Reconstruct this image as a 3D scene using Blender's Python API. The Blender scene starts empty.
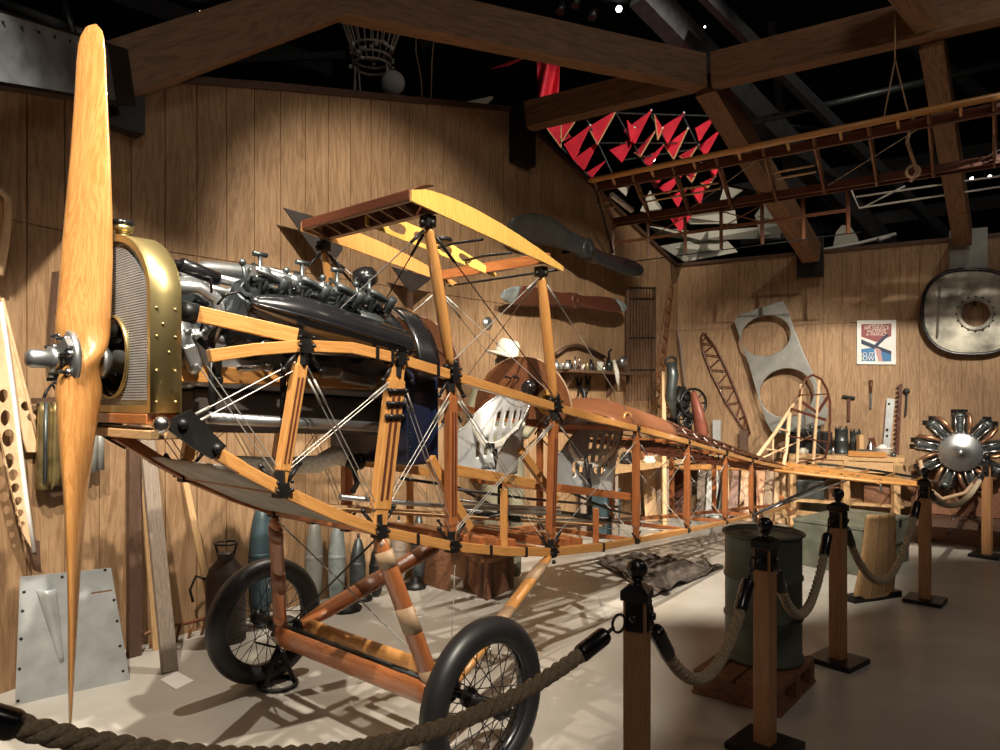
import bpy, bmesh, math, random
from mathutils import Vector as V, Matrix
random.seed(7)
S = bpy.context.scene; C = S.collection
PI = math.pi
CAMZ, F, HY = 1.51, 700.0, 399.0
org = {}
# ---------------------------------------------------------------- materials
MATS = {}
def _mat(name):
    m = bpy.data.materials.new(name); m.use_nodes = True
    nt = m.node_tree; b = nt.nodes['Principled BSDF']; MATS[name] = m
    return m, nt, b
def solid(name, col, rough=.5, metal=0, noise=.25, scale=9, coat=0, bump=0, alpha=1):
    m, nt, b = _mat(name)
    tc = nt.nodes.new('ShaderNodeTexCoord'); n = nt.nodes.new('ShaderNodeTexNoise')
    n.inputs['Scale'].default_value = scale; n.inputs['Detail'].default_value = 6
    nt.links.new(tc.outputs['Object'], n.inputs['Vector'])
    r = nt.nodes.new('ShaderNodeValToRGB')
    r.color_ramp.elements[0].position = .3; r.color_ramp.elements[1].position = .7
    r.color_ramp.elements[0].color = tuple(c*(1-noise) for c in col)+(1,)
    r.color_ramp.elements[1].color = tuple(min(1, c*(1+noise)) for c in col)+(1,)
    nt.links.new(n.outputs['Fac'], r.inputs['Fac']); nt.links.new(r.outputs['Color'], b.inputs['Base Color'])
    b.inputs['Roughness'].default_value = rough; b.inputs['Metallic'].default_value = metal
    b.inputs['Coat Weight'].default_value = coat
    if bump:
        bp = nt.nodes.new('ShaderNodeBump'); bp.inputs['Strength'].default_value = bump; bp.inputs['Distance'].default_value = .01
        nt.links.new(n.outputs['Fac'], bp.inputs['Height']); nt.links.new(bp.outputs['Normal'], b.inputs['Normal'])
    return m
def wood(name, c1, c2, sc=(14, 14, .9), rough=.45, coat=0, dist=3.0, fine=60, det=5, blot=None):
    m, nt, b = _mat(name); N = nt.nodes.new; L = nt.links.new
    tc = N('ShaderNodeAttribute'); tc.attribute_name = 'grain'; mp = N('ShaderNodeMapping'); mp.inputs['Scale'].default_value = sc
    L(tc.outputs['Vector'], mp.inputs['Vector'])
    n = N('ShaderNodeTexNoise'); n.inputs['Scale'].default_value = 1; n.inputs['Detail'].default_value = det
    n.inputs['Distortion'].default_value = dist; n.inputs['Roughness'].default_value = .6
    L(mp.outputs['Vector'], n.inputs['Vector'])
    ml = N('ShaderNodeMath'); ml.operation = 'MULTIPLY'; ml.inputs[1].default_value = 7; L(n.outputs['Fac'], ml.inputs[0])
    fr = N('ShaderNodeMath'); fr.operation = 'PINGPONG'; fr.inputs[1].default_value = .5; L(ml.outputs[0], fr.inputs[0])
    m2 = N('ShaderNodeMapping'); m2.inputs['Scale'].default_value = tuple(s*6 for s in sc); L(tc.outputs['Vector'], m2.inputs['Vector'])
    n2 = N('ShaderNodeTexNoise'); n2.inputs['Scale'].default_value = 1; n2.inputs['Detail'].default_value = 4; L(m2.outputs['Vector'], n2.inputs['Vector'])
    ad = N('ShaderNodeMath'); ad.operation = 'ADD'; L(fr.outputs[0], ad.inputs[0]); L(n2.outputs['Fac'], ad.inputs[1])
    r = N('ShaderNodeValToRGB'); r.color_ramp.elements[0].position = .35; r.color_ramp.elements[1].position = 1.05
    r.color_ramp.elements[0].color = tuple(c2)+(1,); r.color_ramp.elements[1].color = tuple(c1)+(1,)
    L(ad.outputs[0], r.inputs['Fac'])
    out = r.outputs['Color']
    if blot:
        n3 = N('ShaderNodeTexNoise'); n3.inputs['Scale'].default_value = blot; n3.inputs['Detail'].default_value = 3
        L(tc.outputs['Vector'], n3.inputs['Vector'])
        mx = N('ShaderNodeMix'); mx.data_type = 'RGBA'; mx.blend_type = 'MULTIPLY'; mx.inputs[0].default_value = 1
        r3 = N('ShaderNodeValToRGB'); r3.color_ramp.elements[0].position = .3; r3.color_ramp.elements[1].position = .7
        r3.color_ramp.elements[0].color = (.72, .7, .66, 1); r3.color_ramp.elements[1].color = (1, 1, 1, 1)
        L(n3.outputs['Fac'], r3.inputs['Fac']); L(out, mx.inputs[6]); L(r3.outputs['Color'], mx.inputs[7]); out = mx.outputs[2]
    L(out, b.inputs['Base Color'])
    b.inputs['Roughness'].default_value = rough; b.inputs['Coat Weight'].default_value = coat
    bp = N('ShaderNodeBump'); bp.inputs['Strength'].default_value = .12; bp.inputs['Distance'].default_value = .004
    L(ad.outputs[0], bp.inputs['Height']); L(bp.outputs['Normal'], b.inputs['Normal'])
    return m
def glow(name, col, e):
    m, nt, b = _mat(name)
    b.inputs['Base Color'].default_value = (0, 0, 0, 1)
    b.inputs['Emission Color'].default_value = tuple(col)+(1,); b.inputs['Emission Strength'].default_value = e
    return m
WALL = wood('wall plywood', (.46, .295, .165), (.285, .165, .082), (.9, 7, 7), .6, dist=1.3, blot=1.1)
BEAM = wood('glulam timber', (.27, .15, .08), (.15, .078, .04), (.9, 8, 8), .55, dist=1.2)
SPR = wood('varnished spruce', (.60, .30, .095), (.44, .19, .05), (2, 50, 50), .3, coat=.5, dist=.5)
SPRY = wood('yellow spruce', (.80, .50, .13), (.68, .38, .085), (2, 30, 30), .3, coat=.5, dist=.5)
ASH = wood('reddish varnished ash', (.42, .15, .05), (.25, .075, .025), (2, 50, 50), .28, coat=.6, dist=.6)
MAH = wood('dark mahogany', (.13, .042, .022), (.07, .02, .012), (3, 40, 40), .4, coat=.3)
PROPW = wood('varnished propeller wood', (.48, .235, .075), (.34, .15, .04), (1.2, 16, 16), .25, coat=.7, dist=1.4)
PLY = wood('brown plywood', (.24, .095, .042), (.16, .06, .028), (3, 12, 12), .4, coat=.3)
PALE = wood('pale pine', (.66, .43, .22), (.46, .27, .12), (2, 22, 22), .55)
RIBW = wood('pale wing rib birch', (.76, .55, .34), (.64, .42, .23), (3, 10, 10), .5, dist=.6)
GREYW = wood('weathered grey board', (.30, .24, .19), (.15, .115, .09), (2, 30, 30), .7)
DKW = wood('dark stained wood', (.12, .065, .04), (.055, .03, .02), (2, 25, 25), .55)
POSTW = wood('stanchion cedar', (.46, .24, .11), (.34, .16, .065), (1, 26, 26), .4, coat=.15, dist=.7)
CRATEW = wood('old brown crate wood', (.24, .11, .055), (.12, .05, .028), (8, 4, 4), .6)
BLK = solid('black enamel', (.012, .012, .014), .25, coat=.4)
BLKM = solid('black iron', (.022, .021, .021), .42, .5)
RUB = solid('black tyre rubber', (.016, .016, .018), .42, noise=.15)
BRASS = solid('polished brass', (.42, .34, .155), .36, .8, noise=.2, scale=5)
CORE = solid('radiator core', (.42, .43, .44), .5, .3)
STEEL = solid('bright steel', (.62, .62, .62), .25, 1, noise=.12)
ALU = solid('cast aluminium', (.42, .44, .45), .38, .9, noise=.2, scale=14)
ENG = solid('dull engine grey', (.10, .115, .118), .4, .7, noise=.35, scale=12)
ENGD = solid('dark engine grey', (.035, .042, .046), .32, .5, noise=.3)
PAN = solid('dark oil pan', (.07, .06, .055), .5, .3)
SEAT = solid('aluminium seat', (.50, .51, .51), .42, .35, noise=.12, scale=7)
ZINC = solid('galvanised sheet', (.50, .53, .545), .42, .35, noise=.22, scale=7)
GPAINT = solid('grey painted metal', (.26, .265, .245), .42, .2, noise=.15)
BELLY = solid('grey belly sheet', (.36, .33, .29), .5, .2)
WIRE = solid('steel wire', (.36, .35, .32), .55, .6)
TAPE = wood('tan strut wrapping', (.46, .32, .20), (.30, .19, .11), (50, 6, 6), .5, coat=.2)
NAVY = solid('navy blue leather', (.008, .014, .04), .35, coat=.3, scale=6)
CLOTH = solid('pipe lagging cloth', (.78, .76, .68), .8, noise=.2, scale=60, bump=.4)
ROPE = solid('hemp rope', (.42, .34, .235), .85, noise=.3, scale=120, bump=.5)
GREEN = solid('olive drab paint', (.085, .10, .075), .45, .1, noise=.3, scale=5)
GREEN2 = solid('faded green box paint', (.13, .14, .105), .6, 0, noise=.3, scale=8)
TEAL = solid('teal blue paint', (.045, .08, .095), .4, .1, noise=.35)
LTEAL = solid('pale grey blue paint', (.26, .30, .30), .5, .1, noise=.4)
RED = solid('red silk', (.75, .03, .06), .6, noise=.25, scale=4)
CREAM = solid('cream fabric', (.60, .59, .50), .8, noise=.12, scale=3)
WHITE = solid('white paint', (.82, .82, .80), .5, noise=.05)
HATM = solid('pale grey felt', (.66, .62, .53), .8, noise=.08)
DARK = solid('dark ceiling metal', (.020, .022, .025), .7)
DARK2 = solid('dark steel truss', (.035, .038, .042), .6)
CEIL = solid('black ceiling', (.006, .006, .007), .9)
BALL = solid('pale net rope', (.5, .42, .36), .8)
OLIVE = solid('khaki canvas', (.16, .15, .10), .85, noise=.3)
DISK = solid('smoky metal plate', (.36, .35, .29), .45, .35, noise=.75, scale=5)
COPPER = solid('copper brown pipe', (.42, .23, .14), .35, .8)
LAMP = glow('lit lamp', (1, .95, .85), 12)
def _floor():
    m, nt, b = _mat('concrete floor'); N = nt.nodes.new; L = nt.links.new
    tc = N('ShaderNodeTexCoord'); n = N('ShaderNodeTexNoise'); n.inputs['Scale'].default_value = 1.3; n.inputs['Detail'].default_value = 8
    n.inputs['Distortion'].default_value = .4; L(tc.outputs['Object'], n.inputs['Vector'])
    r = N('ShaderNodeValToRGB'); r.color_ramp.elements[0].position = .35; r.color_ramp.elements[1].position = .68
    r.color_ramp.elements[0].color = (.36, .335, .29, 1); r.color_ramp.elements[1].color = (.52, .50, .46, 1)
    L(n.outputs['Fac'], r.inputs['Fac']); L(r.outputs['Color'], b.inputs['Base Color'])
    n2 = N('ShaderNodeTexNoise'); n2.inputs['Scale'].default_value = 6; L(tc.outputs['Object'], n2.inputs['Vector'])
    mr = N('ShaderNodeMapRange'); mr.inputs[3].default_value = .28; mr.inputs[4].default_value = .5; L(n2.outputs['Fac'], mr.inputs[0])
    L(mr.outputs[0], b.inputs['Roughness'])
    return m
FLOORM = _floor()
# ---------------------------------------------------------------- camera rays
def ray(px, py): return V(((px-500)/F, 1, (HY-py)/F))
def W(px, py, Y): return V((0, 0, CAMZ))+ray(px, py)*Y
def hit(px, py, p, n):
    r = ray(px, py); o = V((0, 0, CAMZ)); return o+r*((p-o).dot(n)/r.dot(n))
def FL(px, py, z=0): return hit(px, py, V((0, 0, z)), V((0, 0, 1)))
# walls: origin, direction, normal into the room
C1 = V((-2.24, 4.25, 0)); C2 = V((2.42, 9.57, 0))
dL = (C2-C1).normalized(); nL = V((dL.y, -dL.x, 0))
dR = V((.87, -.493, 0)).normalized(); nR = V((dR.y, -dR.x, 0))
dS = V((.428, .904, 0)).normalized(); nS = V((dS.y, -dS.x, 0))
WL = (C1, dL, nL); WR = (C2, dR, nR); WS = (C1, dS, nS)
def ON(w, px, py, off=0): return hit(px, py, w[0]+w[2]*off, w[2])
# ---------------------------------------------------------------- mesh builder
class MB:
    def __init__(s): s.v = []; s.f = []; s.sm = []; s.g = []
    def add(s, vs, fs, smooth=False, g=None):
        o = len(s.v); s.v += [V(v) for v in vs]; s.g += g or [(v[2], v[0], v[1]) for v in vs]; s.f += [tuple(i+o for i in f) for f in fs]; s.sm += [smooth]*len(fs); return s
    def frame(s, d, up=None):
        d = d.normalized(); up = V(up) if up is not None else V((0, 0, 1))
        if abs(d.dot(up.normalized())) > .97: up = V((1, 0, 0)) if abs(d.x) < .9 else V((0, 1, 0))
        x = d.cross(up).normalized(); return x, x.cross(d).normalized()
    def beam(s, p, q, w, h, up=None, w2=None, h2=None):
        p = V(p); q = V(q); x, y = s.frame(q-p, up); w2 = w2 or w; h2 = h2 or h
        vs = [p+x*(a*w/2)+y*(b*h/2) for a, b in ((-1, -1), (1, -1), (1, 1), (-1, 1))]+[q+x*(a*w2/2)+y*(b*h2/2) for a, b in ((-1, -1), (1, -1), (1, 1), (-1, 1))]
        o_ = len(s.v)*.37+p.x*3+q.z; L_ = (q-p).length
        return s.add(vs, [(3, 2, 1, 0), (4, 5, 6, 7), (0, 1, 5, 4), (1, 2, 6, 5), (2, 3, 7, 6), (3, 0, 4, 7)], False,
                     [(l+o_, a*w/2, b*h/2+o_) for l in (0, L_) for a, b in ((-1, -1), (1, -1), (1, 1), (-1, 1))])
    def box(s, c, sz, rz=0):
        c = V(c); a, b, h = sz[0]/2, sz[1]/2, sz[2]/2; co, si = math.cos(rz), math.sin(rz)
        vs = [c+V((x*co-y*si, x*si+y*co, z)) for z in (-h, h) for x, y in ((-a, -b), (a, -b), (a, b), (-a, b))]
        return s.add(vs, [(3, 2, 1, 0), (4, 5, 6, 7), (0, 1, 5, 4), (1, 2, 6, 5), (2, 3, 7, 6), (3, 0, 4, 7)])
    def tube(s, pts, r, n=8, caps=True, closed=False, flat=1, up=None):
        pts = [V(p) for p in pts]; k = len(pts); rs = r if isinstance(r, (list, tuple)) else [r]*k
        vs = []; px = None; gg = []; ln = 0
        for i, p in enumerate(pts):
            if i: ln += (pts[i]-pts[i-1]).length
            gg += [(ln+pts[0].x*3, math.cos(2*PI*j/n)*rs[i], math.sin(2*PI*j/n)*rs[i]) for j in range(n)]
            if closed: d = pts[(i+1) % k]-pts[i-1]
            else: d = pts[min(i+1, k-1)]-pts[max(i-1, 0)]
            if d.length < 1e-9: d = V((0, 0, 1))
            if px is None: x, y = s.frame(d, up)
            else:
                dn = d.normalized(); x = (px-dn*px.dot(dn))
                x = x.normalized() if x.length > 1e-6 else s.frame(d)[0]; y = x.cross(dn).normalized()
            px = x
            for j in range(n):
                a = 2*PI*j/n; vs.append(p+x*math.cos(a)*rs[i]+y*math.sin(a)*rs[i]*flat)
        fs = []
        for i in range(k if closed else k-1):
            i2 = (i+1) % k
            for j in range(n): fs.append((i*n+j, i*n+(j+1) % n, i2*n+(j+1) % n, i2*n+j))
        s.add(vs, fs, n > 5, gg)
        if caps and not closed: s.add(vs[:n], [tuple(range(n))[::-1]]); s.add(vs[-n:], [tuple(range(n))])
        return s
    def rod(s, p, q, r, r2=None, n=8): return s.tube([p, q], [r, r2 if r2 is not None else r], n)
    def lathe(s, c, prof, ax=(0, 0, 1), n=24, x=None):
        c = V(c); ax = V(ax).normalized(); X, Y = s.frame(ax, x); k = len(prof)
        vs = [c+ax*h+X*math.cos(2*PI*j/n)*r+Y*math.sin(2*PI*j/n)*r for r, h in prof for j in range(n)]
        fs = [(i*n+j, i*n+(j+1) % n, (i+1)*n+(j+1) % n, (i+1)*n+j) for i in range(k-1) for j in range(n)]
        s.add(vs, fs, True)
        if prof[0] == prof[-1]: return s
        if prof[0][0] > 1e-4: s.add(vs[:n], [tuple(range(n))[::-1]])
        if prof[-1][0] > 1e-4: s.add(vs[-n:], [tuple(range(n))])
        return s
    def ball(s, c, r, n=12, sc=(1, 1, 1)):
        c = V(c); m = n//2+1
        vs = [c+V((math.sin(PI*i/m)*math.cos(2*PI*j/n)*r*sc[0], math.sin(PI*i/m)*math.sin(2*PI*j/n)*r*sc[1], math.cos(PI*i/m)*r*sc[2])) for i in range(m+1) for j in range(n)]
        return s.add(vs, [(i*n+j, (i+1)*n+j, (i+1)*n+(j+1) % n, i*n+(j+1) % n) for i in range(m) for j in range(n)], True)
    def prism(s, pts, th, holes=None):
        """flat outline (3D points) extruded by vector th; holes: list of outlines"""
        pts = [V(p) for p in pts]; th = V(th)
        if not holes:
            n = len(pts); vs = pts+[p+th for p in pts]
            s.add(vs, [tuple(range(n))[::-1], tuple(range(n, 2*n))]+[(i, (i+1) % n, n+(i+1) % n, n+i) for i in range(n)]); return s
        bm = bmesh.new(); nn = th.normalized()
        loops = [pts]+[[V(q) for q in h] for h in holes]; ed = []
        for lp in loops:
            vv = [bm.verts.new(p) for p in lp]
            for i in range(len(vv)): ed.append(bm.edges.new((vv[i], vv[(i+1) % len(vv)])))
        bmesh.ops.triangle_fill(bm, use_beauty=True, use_dissolve=False, edges=ed, normal=nn)
        bm.verts.index_update(); base = [v.co.copy() for v in bm.verts]; n = len(base)
        fs = [tuple(v.index for v in f.verts) for f in bm.faces]
        be = [(e.verts[0].index, e.verts[1].index) for e in bm.edges if len(e.link_faces) == 1]
        s.add(base+[p+th for p in base], fs+[tuple(i+n for i in f)[::-1] for f in fs]+[(a, b, b+n, a+n) for a, b in be]); bm.free(); return s
    def grid(s, fn, nu, nv, skip=None, smooth=True):
        vs = [fn(i/nu, j/nv) for i in range(nu+1) for j in range(nv+1)]
        fs = [(i*(nv+1)+j, (i+1)*(nv+1)+j, (i+1)*(nv+1)+j+1, i*(nv+1)+j+1) for i in range(nu) for j in range(nv) if not (skip and skip((i+.5)/nu, (j+.5)/nv))]
        return s.add(vs, fs, smooth)
    def build(s, name, mat, parent=None, bevel=0, solid_=0, sub=0, loc=None):
        me = bpy.data.meshes.new(name)
        if parent is not None: o0 = org[parent]
        elif loc is not None: o0 = V(loc)
        else:
            mn = [min(v[i] for v in s.v) for i in range(3)]; mx = [max(v[i] for v in s.v) for i in range(3)]
            o0 = V(((mn[0]+mx[0])/2, (mn[1]+mx[1])/2, mn[2]))
        me.from_pydata([v-o0 for v in s.v], [], s.f)
        for p, sm in zip(me.polygons, s.sm): p.use_smooth = sm
        at = me.attributes.new('grain', 'FLOAT_VECTOR', 'POINT'); at.data.foreach_set('vector', [c for g in s.g for c in g])
        bm = bmesh.new(); bm.from_mesh(me); bmesh.ops.remove_doubles(bm, verts=bm.verts, dist=1e-5); bmesh.ops.recalc_face_normals(bm, faces=bm.faces); bm.to_mesh(me); bm.free()
        me.materials.append(mat); o = bpy.data.objects.new(name, me); C.objects.link(o); org[o] = o0
        if parent is not None: o.parent = parent
        else: o.location = o0
        if solid_: m = o.modifiers.new('s', 'SOLIDIFY'); m.thickness = solid_; m.offset = 0
        if bevel: m = o.modifiers.new('b', 'BEVEL'); m.width = bevel; m.segments = 2; m.limit_method = 'ANGLE'
        if sub: m = o.modifiers.new('u', 'SUBSURF'); m.levels = m.render_levels = sub
        return o
def tag(o, label=None, cat=None, group=None, kind=None):
    if label: o['label'] = label
    if cat: o['category'] = cat
    if group: o['group'] = group
    if kind: o['kind'] = kind
    return o
def thing(name, loc, label, cat, group=None, rz=0):
    o = bpy.data.objects.new(name, None); C.objects.link(o); o.location = loc; o.rotation_euler.z = rz; o.empty_display_size = .1
    org[o] = V(loc) if rz == 0 else V((0, 0, 0))     # rotated things are built in their own local frame
    return tag(o, label, cat, group)
def dup(root, loc, rz, label=None, name=None):
    def cp(o, par):
        c = o.copy(); C.objects.link(c)
        if par: c.parent = par
        for ch in o.children: cp(ch, c)
        return c
    r = cp(root, None); r.location = loc; r.rotation_euler.z = rz
    if label: r['label'] = label
    return r
def circ(c, r, ax, n=24, x=None, sx=1, sy=1):
    X, Y = MB().frame(V(ax), x); return [V(c)+X*math.cos(2*PI*i/n)*r*sx+Y*math.sin(2*PI*i/n)*r*sy for i in range(n)]
def text(body, size, pos, right, upv, mat, parent, name='lettering', depth=.002, sx=1.0):
    cu = bpy.data.curves.new('t', 'FONT'); cu.body = body; cu.size = size; cu.extrude = depth; cu.align_x = 'CENTER'; cu.align_y = 'CENTER'
    o = bpy.data.objects.new('t', cu); C.objects.link(o); bpy.context.view_layer.update()
    me = bpy.data.meshes.new_from_object(o.evaluated_get(bpy.context.evaluated_depsgraph_get())); bpy.data.objects.remove(o)
    X = V(right).normalized(); Y = V(upv).normalized(); Z = X.cross(Y)
    M = Matrix((X*sx, Y, Z)).transposed().to_4x4(); M.translation = V(pos)-org[parent]
    me.transform(M); me.materials.clear(); me.materials.append(mat)
    r = bpy.data.objects.new(name, me); C.objects.link(r); r.parent = parent; org[r] = org[parent]; return r
def UP(a, b, c): return V((a, b, c))
Z3 = V((0, 0, 1))
# ---------------------------------------------------------------- camera, exposure
cam = bpy.data.cameras.new('camera'); co = bpy.data.objects.new('camera', cam); C.objects.link(co)
co.location = (0, 0, CAMZ); co.rotation_euler = (PI/2, 0, 0)
cam.sensor_fit = 'HORIZONTAL'; cam.sensor_width = 36; cam.lens = F/1000*36; cam.shift_y = (HY-375)/1000
cam.clip_start = .05; S.camera = co
S.view_settings.view_transform = 'Standard'; S.view_settings.look = 'None'; S.view_settings.gamma = 1; S.view_settings.exposure = 0
w = bpy.data.worlds.new('world'); S.world = w; w.use_nodes = True
w.node_tree.nodes['Background'].inputs[0].default_value = (.75, .8, 1, 1); w.node_tree.nodes['Background'].inputs[1].default_value = .018
# ---------------------------------------------------------------- the setting
MB().box((2, 7, -.05), (30, 30, .1)).build('floor', FLOORM, loc=(0, 0, 0)); bpy.data.objects['floor']['kind'] = 'structure'
MB().box((2, 7, 8.05), (30, 30, .1)).build('ceiling', CEIL)['kind'] = 'structure'
MB().box((2, 20, 4), (30, .2, 8)).build('wall_far', CEIL)['kind'] = 'structure'
MB().box((-12, 7, 4), (.2, 30, 8)).build('wall_west', CEIL)['kind'] = 'structure'
MB().box((15, 7, 4), (.2, 30, 8)).build('wall_east', CEIL)['kind'] = 'structure'
def wall(name, w, s0, s1, top, label=None):
    """plywood boards 0.203 m wide with real grooves, two rows split at 2.44 m"""
    m = MB(); ang = math.atan2(w[1].y, w[1].x); step = .203; k0 = math.floor(s0/step); k = k0
    while k*step < s1:
        a = max(s0, k*step)+.004; b = min(s1, (k+1)*step)-.004
        ta, tb = top(a), top(b)
        if b-a > .02:
            for z0, za, zb in ((0, 2.437, 2.437), (2.443, ta, tb)):
                vs = [(x, y, z) for y in (0, .012) for x, z in ((a, z0), (b, z0), (b, zb), (a, za))]
                m.add(vs, [(0, 1, 2, 3), (7, 6, 5, 4), (0, 4, 5, 1), (1, 5, 6, 2), (2, 6, 7, 3), (3, 7, 4, 0)])
        k += 1
    n = 40
    pts = [(s0, 0)]+[(s1, 0)]+[(s1+(s0-s1)*i/n, top(s1+(s0-s1)*i/n)) for i in range(n+1)]
    m.prism([(x, .011, z) for x, z in pts], (0, .08, 0))
    me = bpy.data.meshes.new(name); me.from_pydata(m.v, [], m.f); me.materials.append(WALL)
    at = me.attributes.new('grain', 'FLOAT_VECTOR', 'POINT'); at.data.foreach_set('vector', [c for v in m.v for c in (v[2]+math.floor(v[0]/step/2)*.9, v[0]+math.floor(v[0]/step/2)*3.1, v[1])])
    o = bpy.data.objects.new(name, me); C.objects.link(o); o.location = w[0]; o.rotation_euler.z = ang; o['kind'] = 'structure'; return o
LW = (C2-C1).length
sA = (ON(WL, 512, 100)-C1).dot(dL)
zA = 4.36
def topL(s):
    if s < 1.0: return 3.45+(s/1.0)*.27
    return 3.72+(zA-3.72)*(s-1)/(sA-1) if s < sA else zA+(3.30-zA)*(s-sA)/(LW-sA)
wall('wall_left', WL, 0, LW, topL)
wall('wall_back', WR, 0, 5.2, lambda s: 3.32)
wall('wall_side', WS, -3.2, 0, lambda s: 3.45)
m = MB(); pp = [C1+dL*s+Z3*(topL(s)+.02)-nL*.03 for s in (0, 1, sA)]; m.beam(pp[0], pp[1], .1, .05).beam(pp[1], pp[2], .1, .05)
m.beam(pp[2], C1+dL*LW+Z3*3.33-nL*.03, .1, .05).build('trim_1', DKW)['kind'] = 'structure'
MB().beam(C2+Z3*3.34-nR*.03, C2+dR*5.2+Z3*3.34-nR*.03, .1, .04).build('trim_2', DKW)['kind'] = 'structure'
# roof timbers
def timber(label, p, q, h=.3, w=.15, brk=None, mat=None, upv=None):
    p = V(p); q = V(q); o = thing('roof_beam', (p+q)/2, label, 'beam', None)
    MB().beam(p, q, w, h).build('timber', mat or BEAM, o, bevel=.004); return o
J0 = W(335, 17, 5.0)+Z3*.15; J1 = W(703, 90, 6.4)+Z3*.15; J2 = W(930, 38, 5.6)+Z3*.15
A1 = ON(WL, 120, 97, .12)+Z3*.15; AP4 = ON(WL, 527, 130, .1)+Z3*.13
t1 = timber('wooden roof beam rising to the right from the wall corner behind the propeller', A1-(J0-A1).normalized()*.05, J0+(J0-A1)*.6)
b = MB().box(ON(WL, 123, 110, .06)+Z3*.02, (.13, .2, .30), math.atan2(dL.y, dL.x)+PI/2).build('bracket', BLKM, t1); b['label'] = 'dark steel wall bracket'
t2 = timber('long wooden roof beam crossing the top of the picture from upper left to the junction', J0+(J0-J1).normalized()*.1, J1-(J1-J0).normalized()*.02)
t3 = timber('wooden ridge beam running right from the junction to the upper right corner', J1+(J2-J1).normalized()*.08, J2+(J2-J1)*.9, .3)
t4 = timber('wooden roof beam above the black bracket at the peak of the left wall', AP4, J1-(J1-AP4).normalized()*.09, .26)
b = MB().box(ON(WL, 522, 137, .05), (.13, .28, .56), math.atan2(dL.y, dL.x)+PI/2).build('bracket', BLKM, t4); b['label'] = 'black steel wall bracket'
E5 = ON(WR, 812, 262, .12); E6 = ON(WR, 963, 246, .12)
t5 = timber('wooden rafter sloping down from the middle junction to the back wall beside the red kite', J1+(E5-J1).normalized()*.1-Z3*.02, E5+Z3*.1, .24, .2)
b = MB().box(ON(WR, 810, 262, .05)+Z3*.06, (.30, .1, .5), math.atan2(dR.y, dR.x)).build('bracket', BLKM, t5); b['label'] = 'dark steel wall bracket'
t6 = timber('wooden rafter dropping steeply from the ridge to the wall above the round plate', J2+(E6-J2).normalized()*.12-Z3*.04, E6+Z3*.1, .24, .17)
m = MB().box(ON(WR, 968, 256, .03)+Z3*.05, (.36, .05, .5), math.atan2(dR.y, dR.x)); b = m.build('bracket', GPAINT, t6); b['label'] = 'galvanised steel wall bracket'
t7 = timber('short wooden beam coming down from above into the upper right junction', W(885, -40, 4.9), J2-(J2-W(885, -40, 4.9)).normalized()*.09, .26, .15)
# sheet metal clad eave beam upper left
p0 = W(-60, 38, 2.7); p1 = ON(WL, 118, 78, .2)
o = thing('eave_beam', (p0+p1)/2, 'eave beam clad in grey sheet metal at the upper left corner', 'beam')
MB().beam(p0, p1, .16, .30).build('timber', BLKM, o)
x, y = MB().frame(p1-p0); s_ = 1 if x.dot(V((1, -1, 0))) > 0 else -1
mm = MB().beam(p0+x*s_*.085, p1+x*s_*.085-(p1-p0).normalized()*.25, .008, .27); b = mm.build('cladding', solid('tarnished roof sheet', (.16, .175, .19), .5, .3, noise=.6, scale=5), o)
m = MB()
for i in range(9):
    c = p0+(p1-p0)*(.1+.09*i)+x*s_*.09+y*.10; m.lathe(c, [(.008, 0), (.006, .006)], x*s_, 8)
m.build('rivets', BLKM, o)
# ---------------------------------------------------------------- the aircraft skeleton
O = V((-.655, 3.226, 0)); at_ = V((.65, .76, 0)).normalized(); av = V((at_.y, -at_.x, 0))   # aft, toward the camera side
def A(t, v, z): return O+at_*t+av*v+Z3*z
def AT(px, py, v):
    p = hit(px, py, O+av*v, av); return p
def tz(px, py, v):
    p = AT(px, py, v)-O; return p.dot(at_), p.z
def hw(t):
    if t < 2.0: return .38-max(0, -.5-t)*.12
    return .38+(.035-.38)*min(1, (t-2.0)/3.95)
def TR(px, py):
    t, z = tz(px, py, .38)
    for _ in range(12): t, z = tz(px, py, hw(t))
    return t, z
air = thing('aeroplane_skeleton', O, 'uncovered wooden biplane fuselage with brass radiator, engine, upright propeller and two wheels', 'aeroplane')
top = [TR(*p) for p in ((209, 356), (250, 350), (302, 346), (350, 348), (397, 359), (452, 376), (553, 407), (600, 420), (645, 431), (690, 443), (727, 454), (752, 461), (795, 470))]
bot = [TR(*p) for p in ((196, 441), (240, 468), (280, 490), (330, 513), (378, 531), (450, 546), (500, 551), (549, 552), (600, 547), (684, 531), (722, 523), (749, 516), (788, 506))]
def lerp(pl, t):
    if t <= pl[0][0]: return pl[0][1]
    for (a, za), (b, zb) in zip(pl, pl[1:]):
        if t <= b: return za+(zb-za)*(t-a)/(b-a)
    return pl[-1][1]
topz = lambda t: lerp(top, t); botz = lambda t: lerp(bot, t)
st = [TR(*p)[0] for p in ((280, 488), (378, 531), (451, 546), (550, 552), (636, 542), (687, 530), (725, 523), (751, 516))]
tail_t = top[-1][0]
def side(t, s, z, dv=0): return A(t, s*(hw(t)+dv), z)
def sweep(m, pts, w, h):
    for a, b in zip(pts, pts[1:]): m.beam(a, b, w, h)
    return m
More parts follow.
